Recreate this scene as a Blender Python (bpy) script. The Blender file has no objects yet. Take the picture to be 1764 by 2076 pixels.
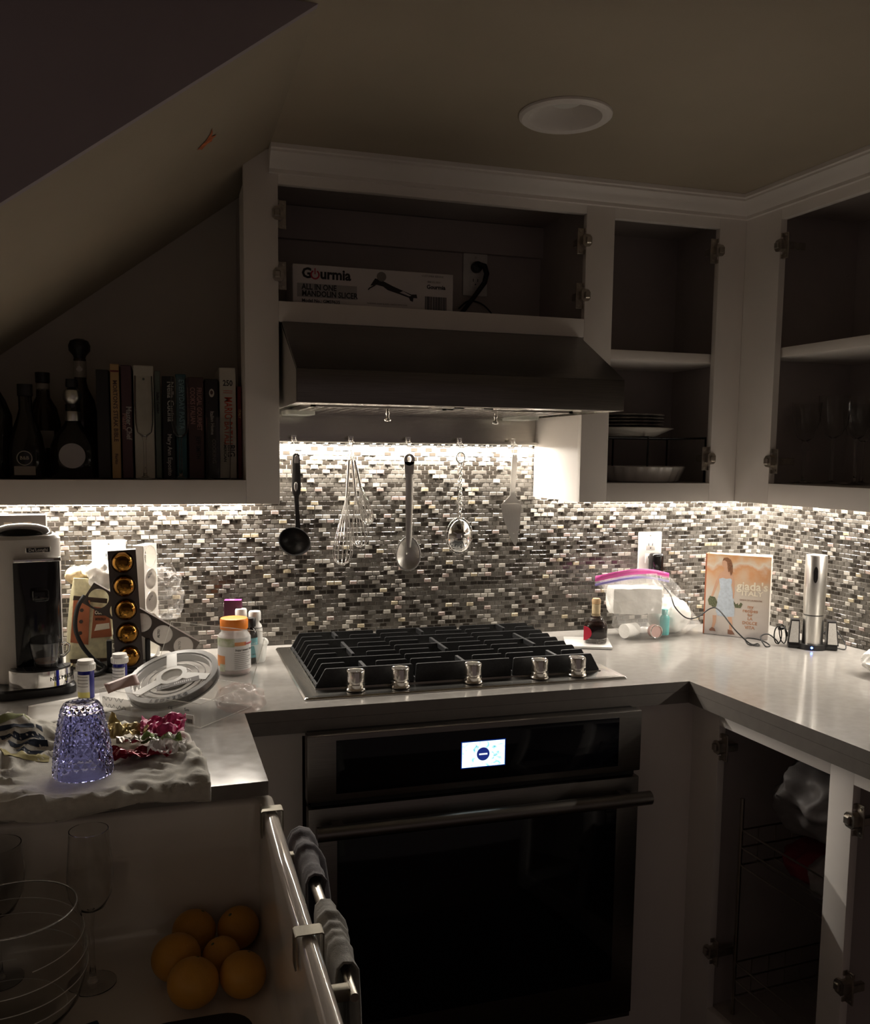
import bpy, bmesh, math, random
from mathutils import Vector, Matrix, noise
random.seed(7)
PI = math.pi
SC = bpy.context.scene
COL = SC.collection

# ------------------------------------------------------------------ camera
cam_data = bpy.data.cameras.new('camera')
cam = bpy.data.objects.new('camera', cam_data)
COL.objects.link(cam)
YAW, PITCH, ROLL = 0.2936, -0.1042, 0.0112
_f = Vector((math.sin(YAW) * math.cos(PITCH), math.cos(YAW) * math.cos(PITCH), math.sin(PITCH)))
_r = Vector((math.cos(YAW), -math.sin(YAW), 0))
_u = _r.cross(_f)
_r2 = _r * math.cos(ROLL) + _u * math.sin(ROLL)
_u2 = -_r * math.sin(ROLL) + _u * math.cos(ROLL)
cam.matrix_world = Matrix(((_r2.x, _u2.x, -_f.x, -0.2608), (_r2.y, _u2.y, -_f.y, -2.4484),
                           (_r2.z, _u2.z, -_f.z, 1.4431), (0, 0, 0, 1)))
cam_data.sensor_fit = 'HORIZONTAL'
cam_data.sensor_width = 36
cam_data.lens = 36 * 1814.8 / 1764
cam_data.shift_y = (1110.4 - 1038) / 1764
cam_data.clip_start = 0.02
SC.camera = cam

# ------------------------------------------------------------------ light and exposure
world = bpy.data.worlds.new('dim_room')
SC.world = world
world.use_nodes = True
wb = world.node_tree.nodes['Background']
wb.inputs[0].default_value = (1.0, 0.77, 0.71, 1)
wb.inputs[1].default_value = 0.070
SC.view_settings.view_transform = 'Standard'
SC.view_settings.look = 'None'
SC.view_settings.gamma = 1
SC.view_settings.use_curve_mapping = False
SC.view_settings.exposure = 0.0
LED_W = 12.5          # watts per metre of under-cabinet tape
LED_COL = (1.0, 0.925, 0.82)

# ------------------------------------------------------------------ helpers
def nodes_of(m):
    m.use_nodes = True
    nt = m.node_tree
    return nt, nt.nodes['Principled BSDF']

def mat(name, col, rough=0.5, metal=0.0, var=None, bump=None, trans=0.0, ior=1.45, alpha=1.0,
        emit=None, es=0.0, spec=0.5, aniso=0.0, coat=0.0, sheen=0.0, stretch=(1, 1, 1), rvar=0.0):
    m = bpy.data.materials.new(name)
    nt, b = nodes_of(m)
    c = tuple(col) + (1,)
    b.inputs['Base Color'].default_value = c
    b.inputs['Roughness'].default_value = rough
    b.inputs['Metallic'].default_value = metal
    b.inputs['Transmission Weight'].default_value = trans
    b.inputs['IOR'].default_value = ior
    b.inputs['Alpha'].default_value = alpha
    b.inputs['Specular IOR Level'].default_value = spec
    b.inputs['Anisotropic'].default_value = aniso
    b.inputs['Coat Weight'].default_value = coat
    b.inputs['Sheen Weight'].default_value = sheen
    if emit:
        b.inputs['Emission Color'].default_value = tuple(emit) + (1,)
        b.inputs['Emission Strength'].default_value = es
    if var is None and bump is None:
        var = (30.0, 0.05)
    tc = nt.nodes.new('ShaderNodeTexCoord')
    mp = nt.nodes.new('ShaderNodeMapping')
    mp.inputs['Scale'].default_value = stretch
    nt.links.new(tc.outputs['Object'], mp.inputs[0])
    if var:
        n = nt.nodes.new('ShaderNodeTexNoise')
        n.inputs['Scale'].default_value = var[0]
        n.inputs['Detail'].default_value = 4
        nt.links.new(mp.outputs[0], n.inputs['Vector'])
        r = nt.nodes.new('ShaderNodeValToRGB')
        a = var[1]
        r.color_ramp.elements[0].position = 0.3
        r.color_ramp.elements[1].position = 0.7
        r.color_ramp.elements[0].color = tuple(x * (1 - a) for x in col) + (1,)
        c2 = var[2] if len(var) > 2 else tuple(min(1, x * (1 + a)) for x in col)
        r.color_ramp.elements[1].color = tuple(c2) + (1,)
        nt.links.new(n.outputs['Fac'], r.inputs[0])
        nt.links.new(r.outputs[0], b.inputs['Base Color'])
        if rvar:
            mr = nt.nodes.new('ShaderNodeMapRange')
            mr.inputs['To Min'].default_value = max(0.02, rough - rvar)
            mr.inputs['To Max'].default_value = rough + rvar
            nt.links.new(n.outputs['Fac'], mr.inputs['Value'])
            nt.links.new(mr.outputs[0], b.inputs['Roughness'])
    if bump:
        n2 = nt.nodes.new('ShaderNodeTexNoise')
        n2.inputs['Scale'].default_value = bump[0]
        n2.inputs['Detail'].default_value = 3
        nt.links.new(mp.outputs[0], n2.inputs['Vector'])
        bp = nt.nodes.new('ShaderNodeBump')
        bp.inputs['Strength'].default_value = bump[1]
        bp.inputs['Distance'].default_value = bump[2] if len(bump) > 2 else 0.001
        nt.links.new(n2.outputs['Fac'], bp.inputs['Height'])
        nt.links.new(bp.outputs[0], b.inputs['Normal'])
    return m

M = {}
def D(key, *a, **k):
    M[key] = mat(key, *a, **k)

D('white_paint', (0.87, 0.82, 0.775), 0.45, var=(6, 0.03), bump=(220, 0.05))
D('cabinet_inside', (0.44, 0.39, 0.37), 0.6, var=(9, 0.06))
D('ceiling_paint', (0.42, 0.36, 0.275), 0.8, var=(4, 0.04), bump=(160, 0.12))
D('wall_paint', (0.55, 0.50, 0.45), 0.8, var=(5, 0.05), bump=(180, 0.1))
D('soffit_shade_tint', (0.42, 0.37, 0.40), 0.85, var=(5, 0.05))  # mauve cast of the unlit soffit mixed into its colour
D('floor_wood', (0.10, 0.06, 0.04), 0.45, var=(8, 0.35), stretch=(1, 9, 1))
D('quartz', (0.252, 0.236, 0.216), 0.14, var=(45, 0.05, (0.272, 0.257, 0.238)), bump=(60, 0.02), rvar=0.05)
D('quartz_shaded', (0.19, 0.172, 0.155), 0.25, var=(45, 0.05))  # darkened copy of the quartz, shade of the vertical edges painted in
D('grout', (0.27, 0.25, 0.225), 0.9, var=(90, 0.15))
D('steel', (0.58, 0.56, 0.52), 0.20, 1.0, var=(18, 0.08), stretch=(1, 60, 60), aniso=0.5, bump=(120, 0.06))
D('steel_dark', (0.22, 0.205, 0.19), 0.34, 1.0, var=(14, 0.12), stretch=(1, 50, 50), bump=(120, 0.05))
D('steel_bright', (0.80, 0.77, 0.72), 0.16, 1.0, var=(20, 0.04))
D('steel_satin', (0.74, 0.72, 0.68), 0.32, 1.0, var=(60, 0.08), stretch=(30, 30, 1))
D('chrome', (0.85, 0.84, 0.82), 0.06, 1.0)
D('nickel', (0.50, 0.46, 0.40), 0.30, 1.0, var=(50, 0.1))
D('clip_metal', (0.20, 0.18, 0.14), 0.45, 1.0, var=(50, 0.1))
D('hinge_metal', (0.42, 0.38, 0.33), 0.35, 0.9, var=(60, 0.2))
D('cast_iron', (0.017, 0.017, 0.018), 0.42, var=(150, 0.3), bump=(400, 0.25))
D('burner_tray', (0.05, 0.05, 0.05), 0.30, 0.6, var=(30, 0.2))
D('brass', (0.75, 0.55, 0.25), 0.25, 1.0)
D('black_glass', (0.004, 0.004, 0.006), 0.06, spec=0.35)
D('black_plastic', (0.013, 0.012, 0.012), 0.35, bump=(300, 0.1))
D('black_gloss', (0.008, 0.007, 0.007), 0.10)
D('black_rubber', (0.012, 0.012, 0.012), 0.6)
D('white_plastic', (0.78, 0.76, 0.72), 0.35)
D('silver_plastic', (0.60, 0.57, 0.53), 0.38, var=(10, 0.03))
D('white_ceramic', (0.80, 0.78, 0.74), 0.12, coat=0.3)
D('sink_glaze', (0.70, 0.64, 0.58), 0.05, var=(3, 0.03), coat=0.5)
D('glass', (0.97, 0.98, 0.97), 0.02, trans=1.0, ior=1.45)
D('thin_glass', (0.97, 0.97, 0.95), 0.015, trans=1.0, ior=1.25, spec=0.9)
D('blue_glass', (0.60, 0.62, 1.0), 0.03, trans=1.0, ior=1.25, spec=0.8)
D('clear_film', (0.88, 0.84, 0.80), 0.12, alpha=0.11, spec=1.0, bump=(40, 0.5, 0.004))
D('clear_box', (0.92, 0.90, 0.86), 0.06, alpha=0.10, spec=1.0)
D('clear_edge', (0.95, 0.92, 0.86), 0.15, alpha=0.55, spec=0.9)
D('frosted_plastic', (0.85, 0.85, 0.82), 0.3, alpha=0.38, spec=0.7)
D('copper_film', (0.62, 0.42, 0.36), 0.12, alpha=0.20, spec=1.0, bump=(40, 0.5, 0.004))
D('paper', (0.80, 0.77, 0.72), 0.85, var=(60, 0.04))
D('tissue', (0.84, 0.82, 0.78), 0.9, var=(40, 0.05), bump=(60, 0.4, 0.003))
D('ink', (0.03, 0.028, 0.026), 0.7)
D('ink_grey', (0.22, 0.2, 0.19), 0.7)
D('linen', (0.56, 0.53, 0.47), 0.95, var=(90, 0.08), bump=(700, 0.35), sheen=0.2)
D('dark_towel', (0.065, 0.055, 0.062), 0.95, var=(60, 0.15), bump=(500, 0.6), sheen=0.3)
D('grey_towel', (0.25, 0.235, 0.21), 0.95, var=(60, 0.15), bump=(450, 0.6), sheen=0.3)
D('orange_skin', (0.62, 0.30, 0.045), 0.42, var=(14, 0.1), bump=(260, 0.3, 0.0015))
D('orange_cap', (0.90, 0.26, 0.03), 0.4)
D('rim_glint', (0.80, 0.80, 0.78), 0.06, metal=0.7)  # metallic finish added to give the bowl rim bright highlights
D('led', (1, 0.93, 0.8), 0.5, emit=LED_COL, es=14.0)
D('led_board', (0.85, 0.83, 0.78), 0.5)

class MB:
    """collects verts and faces of one mesh"""
    def __init__(s):
        s.v = []; s.f = []; s.mi = []
    def add(s, vs, fs, mi=0, T=None):
        o = len(s.v)
        if T is not None:
            vs = [tuple(T @ Vector(p)) for p in vs]
        s.v += [tuple(p) for p in vs]
        s.f += [tuple(i + o for i in f) for f in fs]
        s.mi += [mi] * len(fs)
        return s
    def box(s, x0, x1, y0, y1, z0, z1, mi=0, T=None):
        vs = [(x, y, z) for z in (z0, z1) for y in (y0, y1) for x in (x0, x1)]
        fs = [(0, 2, 3, 1), (4, 5, 7, 6), (0, 1, 5, 4), (2, 6, 7, 3), (0, 4, 6, 2), (1, 3, 7, 5)]
        return s.add(vs, fs, mi, T)
    def rbox(s, x0, x1, y0, y1, z0, z1, r=0.003, seg=2, mi=0, T=None):
        bm = bmesh.new()
        bmesh.ops.create_cube(bm, size=1)
        for v in bm.verts:
            v.co = Vector(((x0 + x1) / 2 + v.co.x * (x1 - x0), (y0 + y1) / 2 + v.co.y * (y1 - y0), (z0 + z1) / 2 + v.co.z * (z1 - z0)))
        r = min(r, 0.49 * min(abs(x1 - x0), abs(y1 - y0), abs(z1 - z0)))
        bmesh.ops.bevel(bm, geom=list(bm.edges), offset=r, segments=seg, affect='EDGES', profile=0.5)
        s.bm(bm, mi, T)
        return s
    def bm(s, bm, mi=0, T=None):
        bm.verts.index_update()
        s.add([v.co.copy() for v in bm.verts], [[v.index for v in f.verts] for f in bm.faces], mi, T)
        bm.free()
        return s
    def prism(s, poly, a0, a1, axis='z', mi=0, T=None):
        """extrude a 2-D polygon along an axis; 'z': (x,y), 'y': (x,z), 'x': (y,z)"""
        def P(p, a):
            return {'z': (p[0], p[1], a), 'y': (p[0], a, p[1]), 'x': (a, p[0], p[1])}[axis]
        n = len(poly)
        vs = [P(p, a0) for p in poly] + [P(p, a1) for p in poly]
        fs = [tuple(range(n - 1, -1, -1)), tuple(range(n, 2 * n))] + [(i, (i + 1) % n, n + (i + 1) % n, n + i) for i in range(n)]
        return s.add(vs, fs, mi, T)
    def loft(s, rings, closed=True, cap0=True, cap1=True, mi=0, T=None):
        n = len(rings[0])
        vs = [p for r in rings for p in r]
        fs = []
        for k in range(len(rings) - 1):
            for i in range(n if closed else n - 1):
                j = (i + 1) % n
                fs.append((k * n + i, k * n + j, (k + 1) * n + j, (k + 1) * n + i))
        if cap0: fs.append(tuple(range(n - 1, -1, -1)))
        if cap1: fs.append(tuple((len(rings) - 1) * n + i for i in range(n)))
        return s.add(vs, fs, mi, T)
    def lathe(s, prof, n=24, c=(0, 0, 0), mi=0, T=None, sx=1.0, sy=1.0):
        """profile [(r, z)] turned round z; r = 0 closes an end"""
        vs = []; fs = []; idx = []
        for r, z in prof:
            if r <= 1e-6:
                idx.append([len(vs)]); vs.append((c[0], c[1], c[2] + z))
            else:
                idx.append(list(range(len(vs), len(vs) + n)))
                for i in range(n):
                    a = 2 * PI * i / n
                    vs.append((c[0] + r * sx * math.cos(a), c[1] + r * sy * math.sin(a), c[2] + z))
        for a, b in zip(idx, idx[1:]):
            for i in range(n):
                j = (i + 1) % n
                if len(a) == 1 and len(b) == 1: continue
                if len(a) == 1: fs.append((a[0], b[j], b[i]))
                elif len(b) == 1: fs.append((a[i], a[j], b[0]))
                else: fs.append((a[i], a[j], b[j], b[i]))
        return s.add(vs, fs, mi, T)
    def tube(s, pts, r, n=8, closed=False, mi=0, T=None):
        """round bar along a polyline; r may be a list"""
        pts = [Vector(p) for p in pts]
        rr = r if isinstance(r, (list, tuple)) else [r] * len(pts)
        rings = []; up = None
        m = len(pts)
        for k, p in enumerate(pts):
            a = pts[(k - 1) % m] if (closed or k > 0) else p
            b = pts[(k + 1) % m] if (closed or k < m - 1) else p
            t = (b - a)
            if t.length < 1e-9: t = Vector((0, 0, 1))
            t.normalize()
            if up is None:
                up = Vector((0, 0, 1)) if abs(t.z) < 0.9 else Vector((1, 0, 0))
            e1 = t.cross(up)
            if e1.length < 1e-4: e1 = t.cross(Vector((1, 0, 0)))
            e1.normalize(); e2 = e1.cross(t); up = e2
            rings.append([tuple(p + (e1 * math.cos(2 * PI * i / n) + e2 * math.sin(2 * PI * i / n)) * rr[k]) for i in range(n)])
        if closed:
            rings.append(rings[0])
            return s.loft(rings, True, False, False, mi, T)
        return s.loft(rings, True, True, True, mi, T)
    def cyl(s, p0, p1, r0, r1=None, n=16, mi=0, T=None):
        return s.tube([p0, p1], [r0, r0 if r1 is None else r1], n, False, mi, T)
    def grid(s, fn, nu, nv, mi=0, T=None, cu=False):
        vs = [fn(i / (nu if cu else nu - 1), j / (nv - 1)) for j in range(nv) for i in range(nu)]
        fs = [(j * nu + i, j * nu + (i + 1) % nu, (j + 1) * nu + (i + 1) % nu, (j + 1) * nu + i)
              for j in range(nv - 1) for i in range(nu if cu else nu - 1)]
        return s.add(vs, fs, mi, T)
    def blob(s, c, rad, amp=0.2, scale=8.0, seed=0, sub=4, crease=False, floor=None, mi=0, T=None):
        bm = bmesh.new()
        bmesh.ops.create_icosphere(bm, subdivisions=sub, radius=1)
        for v in bm.verts:
            d = v.co.normalized()
            q = Vector((d.x * rad[0], d.y * rad[1], d.z * rad[2]))
            w = q * scale + Vector((seed * 3.1, seed * 1.7, seed))
            k = noise.noise(w) + 0.5 * noise.noise(w * 2.3)
            if crease: k = 0.6 - 1.6 * abs(k)
            q = q * (1 + amp * k) + Vector(c)
            if floor is not None and q.z < floor: q.z = floor + 0.0002 * abs(k)
            v.co = q
        return s.bm(bm, mi, T)
    def build(s, name, m, parent=None, smooth=35, solid=0.0, sub=0):
        me = bpy.data.meshes.new(name)
        me.from_pydata(s.v, [], s.f)
        ms = m if isinstance(m, (list, tuple)) else [m]
        for x in ms: me.materials.append(M[x] if isinstance(x, str) else x)
        if len(ms) > 1: me.polygons.foreach_set('material_index', s.mi)
        bm = bmesh.new(); bm.from_mesh(me)
        bmesh.ops.recalc_face_normals(bm, faces=bm.faces)
        bm.to_mesh(me); bm.free()
        if smooth:
            me.polygons.foreach_set('use_smooth', [True] * len(me.polygons))
            if smooth < 180: me.set_sharp_from_angle(angle=math.radians(smooth))
        me.update()
        o = bpy.data.objects.new(name, me)
        COL.objects.link(o)
        if parent: o.parent = parent
        if solid:
            md = o.modifiers.new('thickness', 'SOLIDIFY'); md.thickness = solid; md.offset = 0
        if sub:
            md = o.modifiers.new('smooth', 'SUBSURF'); md.levels = sub; md.render_levels = sub
        return o

def tag(o, label=None, cat=None, group=None, kind=None):
    if label: o['label'] = label
    if cat: o['category'] = cat
    if group: o['group'] = group
    if kind: o['kind'] = kind
    return o
def thing(name, label, cat, loc=(0, 0, 0), rz=0.0, group=None, rot=None):
    o = bpy.data.objects.new(name, None)
    o.empty_display_size = 0.02
    COL.objects.link(o)
    o.location = loc
    o.rotation_euler = rot if rot else (0, 0, rz)
    return tag(o, label, cat, group)
def part(name, m, parent, smooth=35, **k):
    """one box part given as x0.. z1 in k['b'] (r = edge rounding)"""
    mb = MB()
    b = k['b']; r = k.get('r', 0)
    mb.rbox(*b, r=r) if r else mb.box(*b)
    return mb.build(name, m, parent, smooth)
def copy_tree(o, parent=None):
    c = o.copy(); COL.objects.link(c); c.parent = parent
    for ch in list(o.children): copy_tree(ch, c)
    return c

def text(name, s, size, m, parent, T, bold=0.0, depth=0.0002, wide=1.0, align='CENTER', spacing=1.0):
    """flat lettering: x to the right, y up, before the matrix T"""
    cu = bpy.data.curves.new(name, 'FONT')
    cu.body = s; cu.size = size; cu.align_x = align; cu.align_y = 'CENTER'
    cu.offset = bold; cu.extrude = depth; cu.space_character = spacing; cu.resolution_u = 2
    t = bpy.data.objects.new(name, cu); COL.objects.link(t)
    bpy.context.view_layer.update()
    me = bpy.data.meshes.new_from_object(t.evaluated_get(bpy.context.evaluated_depsgraph_get()))
    bpy.data.objects.remove(t); bpy.data.curves.remove(cu)
    me.transform(T @ Matrix.Diagonal((wide, 1, 1, 1)))
    me.materials.clear(); me.materials.append(M[m] if isinstance(m, str) else m)
    me.name = name
    o = bpy.data.objects.new(name, me); COL.objects.link(o); o.parent = parent
    return o
def FR(x, y, z, rx=90, ry=0, rz=0):
    """a frame whose x-y plane faces the viewer (normal to -y) when rx = 90"""
    return Matrix.Translation((x, y, z)) @ Matrix.Rotation(math.radians(rz), 4, 'Z') @ Matrix.Rotation(math.radians(ry), 4, 'Y') @ Matrix.Rotation(math.radians(rx), 4, 'X')

XW, TH = 1.5656, 0.06685          # right wall: meets the back wall at XW, turned by TH
RW = (XW, 0, 0)
Fy = -0.3126                      # faces of the upper cabinets
CZ = 0.914                        # counter height
def rwm(x, y, z=0):               # right-wing local -> world
    c, s = math.cos(TH), math.sin(TH)
    return (XW + c * x - s * y, s * x + c * y, z)
# ------------------------------------------------------------------ the room
def struct(name, mb, m, label, cat=None, loc=None, rz=0):
    o = mb.build(name, m, None, 30)
    if loc: o.location = loc; o.rotation_euler = (0, 0, rz)
    return tag(o, label, cat, kind='structure')
CE = 2.13
fl = struct('floor', MB().box(-1.6, 3.0, -4.2, 0.2, -0.05, 0), 'floor_wood', 'dark wooden kitchen floor below the cabinets')
# ceiling with the hole of the recessed lamp
mb = MB(); hx, hy, hr, hs = 0.531, -0.709, 0.070, 0.2
N = 32
ring = [(hx + hr * math.cos(2 * PI * i / N), hy + hr * math.sin(2 * PI * i / N), CE) for i in range(N)]
def sq(a):
    c, s = math.cos(a), math.sin(a); k = hs / max(abs(c), abs(s))
    return (hx + c * k, hy + s * k, CE)
outer = [sq(2 * PI * i / N) for i in range(N)]
mb.add(ring + outer, [(i, (i + 1) % N, N + (i + 1) % N, N + i) for i in range(N)])
def flat(x0, x1, y0, y1):
    mb.box(x0, x1, y0, y1, CE, CE + 0.03)
XS = -0.02                                            # the slope starts here
flat(XS, hx - hs, -1.0, 0.1); flat(hx + hs, 2.2, -1.0, 0.1)
flat(hx - hs, hx + hs, -1.0, hy - hs); flat(hx - hs, hx + hs, hy + hs, 0.1)
flat(-1.6, 3.0, -4.2, -1.0)
struct('ceiling', mb, 'ceiling_paint', 'flat cream ceiling above the kitchen corner')
SL = 0.735
sl = MB().prism([(XS, CE), (XS, CE + 0.04), (-1.3, CE + 0.04 + SL * (-1.3 - XS)), (-1.3, CE + SL * (-1.3 - XS))], -0.985, 0.1, 'y')
slo = struct('ceiling_slope', sl, 'ceiling_paint', 'sloping cream underside descending to the left above the bookshelf')
# orange paint mark on the slope
n_s = Vector((SL, 0, -1)).normalized()
def on_slope(x, y, off=0.0015):
    p = Vector((x, y, CE + SL * (x - XS))); return tuple(p + n_s * off)
D('orange_mark', (0.55, 0.16, 0.06), 0.8, var=(60, 0.4))
mk = MB()
outl = [(-0.006, 0.055), (0.002, 0.03), (0.004, 0.012), (0.016, 0.004), (0.010, -0.004), (0.012, -0.016), (0.003, -0.012), (-0.004, -0.028), (-0.010, -0.016), (-0.016, -0.013), (-0.011, -0.002), (-0.005, 0.008), (-0.002, 0.03)]
mk.add([on_slope(-0.173 + a * 1.0 + 0.20 * b, -0.665 - b * 1.1) for a, b in outl], [tuple(range(len(outl)))])
o = mk.build('paint_smear', 'orange_mark', slo, 0); tag(o, 'orange smear of paint on the sloping ceiling')
struct('wall_soffit', MB().prism([(XS, CE), (-1.6, CE), (-1.6, CE + SL * (-1.6 - XS))], -1.0, -0.985, 'y'), 'soffit_shade_tint',
       'triangular wall above the near edge of the slope, mauve shade tinted into its colour')
wb_ = struct('wall_back', MB().box(-1.0, 1.9, 0.003, 0.10, 0, 2.3), 'wall_paint', 'back wall tiled with small brick mosaic behind the cooktop')
part('grout_bed', 'grout', wb_, b=(-0.80, XW + 0.01, 0.0005, 0.003, CZ - 0.03, 1.356))
part('grout_bed', 'grout', wb_, b=(0.0, 0.785, 0.0005, 0.003, 1.356, 1.56))
wr_ = struct('wall_right', MB().box(0.003, 0.10, -3.2, 0.02, 0, 2.3), 'wall_paint', 'right wall tiled with small brick mosaic behind the wine opener', loc=RW, rz=TH)
part('grout_bed', 'grout', wr_, b=(0.0005, 0.003, -2.2, 0.003, CZ - 0.03, 1.36))
struct('wall_left', MB().box(-0.90, -0.80, -2.2, 0.05, 0, 1.62), 'wall_paint', 'painted side wall left of the sink')

# ---- mosaic tiles: a chamfered brick
TW, THH, PX, PZ = 0.0192, 0.0100, 0.0217, 0.0124
kinds = [('tile_dark', (0.032, 0.027, 0.022), .27, .0010, .14), ('tile_mid', (0.105, 0.095, 0.082), .34, .0010, .20),
         ('tile_grey', (0.155, 0.142, 0.125), .17, .0010, .22), ('tile_proud', (0.19, 0.175, 0.155), .09, .0042, .12),
         ('tile_shell', (0.42, 0.39, 0.345), .075, .0024, .25), ('tile_cream', (0.42, 0.355, 0.245), .028, .0034, .28), ('tile_pink', (0.34, 0.265, 0.235), .027, .0034, .28)]
for k, c, w, h, ro in kinds:
    D(k, c, ro, var=(140, 0.25 if h > .003 else 0.12), spec=0.5)
wts = [k[2] for k in kinds]
def tile_geo(h, w=TW):
    a, b, c = w / 2, THH / 2, (0.0011 if h > 0.003 else 0.0005)
    vs = [(-a, 0.001, -b), (a, 0.001, -b), (a, 0.001, b), (-a, 0.001, b),
          (-a, -h + c, -b), (a, -h + c, -b), (a, -h + c, b), (-a, -h + c, b),
          (-a + c, -h, -b + c), (a - c, -h, -b + c), (a - c, -h, b - c), (-a + c, -h, b - c)]
    fs = [(i, (i + 1) % 4, 4 + (i + 1) % 4, 4 + i) for i in range(4)] + [(4 + i, 4 + (i + 1) % 4, 8 + (i + 1) % 4, 8 + i) for i in range(4)] + [(8, 9, 10, 11)]
    return vs, fs
def tile_wall(wall, x0, x1, ztop, facing, pick):
    """facing 'y': tiles on the plane y = 0; 'x': on x = 0 of the wall's frame"""
    rng = random.Random(5 if facing == 'y' else 11)
    proto = []
    for k, c, w, h, ro in kinds:
        mb = MB(); vs, fs = tile_geo(h)
        if facing == 'x': vs = [(p[1], -p[0], p[2]) for p in vs]
        mb.add(vs, fs); o = mb.build('tile', k, None, 0); me = o.data; bpy.data.objects.remove(o); proto.append(me)
    cells = []
    row = 0; z = CZ + PZ / 2 + 0.001
    while z < ztop(0) + 0.3:
        off = PX / 2 * (row % 2); x = x0 + off
        while x < x1:
            if z < ztop(x):
                ki = rng.choices(range(len(kinds)), wts)[0]
                cells.append((x, z, ki, rng.uniform(-.0004, .0004)))
            x += PX
        row += 1; z += PZ
    cells.sort(key=pick)
    rest = MB()
    for i, (x, z, ki, j) in enumerate(cells):
        p = (x, j, z) if facing == 'y' else (j, -x, z)
        if i < 300:
            o = bpy.data.objects.new('tile', proto[ki]); COL.objects.link(o); o.parent = wall; o.location = p
        else:
            vs, fs = tile_geo(kinds[ki][3])
            if facing == 'x': vs = [(q[1], -q[0], q[2]) for q in vs]
            rest.add([(a + p[0], b + p[1], c + p[2]) for a, b, c in vs], fs, ki)
    o = rest.build('tile_field', [k[0] for k in kinds], wall, 0)
    tag(o, kind='stuff')
tile_wall(wb_, -0.79, XW - 0.008, lambda x: 1.535 if -0.0 < x < 0.79 else 1.352, 'y',
          lambda c: (0 if (c[0] > -0.27 and c[1] > 0.95 and c[1] < 1.31) else 1, c[0] * 0.8 + abs(c[1] - 1.15) * 0.3))
tile_wall(wr_, 0.004, 1.5, lambda x: 1.352, 'x',
          lambda c: (0 if (c[0] < 0.47 and c[1] > 0.93) else 1, -c[0]))

# ---- crown moulding
prof = [(0, 2.075), (0.011, 2.075), (0.011, 2.083), (0.016, 2.088), (0.020, 2.098), (0.030, 2.108), (0.038, 2.113), (0.038, 2.118), (0.044, 2.120), (0.044, 2.1295), (0, 2.1295)]
FXL = -0.336                                          # right-wing cabinet faces, local x
def corner(d):                                        # where both offset faces meet
    # world point on y = Fy - d with local x' = FXL - d
    c, s = math.cos(TH), math.sin(TH); y = Fy - d
    x = (FXL - d - s * y) / c + XW
    ly = -s * (x - XW) + c * y
    return x, ly
mb = MB(); mb.loft([[(-0.02, Fy - d, z) for d, z in prof], [(corner(d)[0], Fy - d, z) for d, z in prof]])
struct('trim_1', mb, 'white_paint', 'white crown moulding along the cabinets over the hood')
mb = MB(); mb.loft([[(FXL - d, corner(d)[1], z) for d, z in prof], [(FXL - d, -1.6, z) for d, z in prof]])
struct('trim_2', mb, 'white_paint', 'white crown moulding along the right-hand wall cabinet', loc=RW, rz=TH)

# ------------------------------------------------------------------ hinges
def hinge(parent, x, y, z, s=1, rz=0.0, arm=0.03):
    """concealed hinge on the inner edge of a face frame; s = +1 opening lies to +x"""
    mb = MB(); T = Matrix.Translation((x, y, z)) @ Matrix.Rotation(rz, 4, 'Z') @ Matrix.Diagonal((s, 1, 1, 1))
    mb.rbox(-0.003, 0.020, 0.001, 0.005, -0.032, 0.032, 0.001, 1, T=T)
    mb.rbox(-0.005, 0.003, -0.006, 0.004, 0.022, 0.032, 0.001, 1, T=T)
    mb.rbox(-0.005, 0.003, -0.006, 0.004, -0.032, -0.022, 0.001, 1, T=T)
    mb.prism([(-0.013, -0.008), (-0.008, -0.014), (0.006, -0.016), (0.012, -0.010), (0.012, 0.010), (0.006, 0.016), (-0.008, 0.014), (-0.013, 0.008)], -0.014, 0.002, 'y', T=T)
    mb.rbox(-0.010, 0.004, -0.020, -0.013, -0.008, 0.008, 0.002, 1, T=T)
    o = mb.build('hinge', 'hinge_metal', parent, 30)
    for q in (-0.025, 0.025):
        m2 = MB(); m2.lathe([(0, 0), (0.0032, 0), (0.003, 0.0015), (0, 0.002)], 10, T=T @ Matrix.Translation((0.013, 0.001, q)) @ Matrix.Rotation(PI / 2, 4, 'X'))
        m2.build('screw', 'nickel', o)
    m3 = MB(); m3.rbox(0.006, 0.018, 0.005, 0.005 + arm, -0.009, 0.009, 0.002, 1, T=T); m3.build('hinge_arm', 'hinge_metal', o)
    return o

# ------------------------------------------------------------------ upper cabinets
ZU = 1.322
W = 'white_paint'; I = 'cabinet_inside'
Fi = Fy + 0.019
hc = thing('wall_cabinet', 'doorless white wall cabinet above the range hood holding a slicer box', 'cabinet', (0, 0, 0))
part('stile', W, hc, b=(-0.078, 0.0, Fy, Fi, ZU, 2.128), r=0.001)
part('rail', W, hc, b=(0.0, 0.778, Fy, Fi, 2.0535, 2.128), r=0.001)
part('rail', W, hc, b=(0.0, 0.778, Fy, Fi, 1.746, 1.792), r=0.001)
part('side_panel', W, hc, b=(-0.018, 0.0, Fi, -0.006, ZU, 2.1))
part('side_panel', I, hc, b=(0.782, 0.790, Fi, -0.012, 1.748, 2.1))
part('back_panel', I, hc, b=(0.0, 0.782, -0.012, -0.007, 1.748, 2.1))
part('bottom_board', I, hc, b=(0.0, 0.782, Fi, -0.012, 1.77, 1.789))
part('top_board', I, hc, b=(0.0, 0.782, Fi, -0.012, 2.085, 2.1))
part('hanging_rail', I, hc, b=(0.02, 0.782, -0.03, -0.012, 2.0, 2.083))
hinge(hc, 0.0, Fy + 0.008, 1.988, 1); hinge(hc, 0.0, Fy + 0.008, 1.851, 1)
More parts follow.
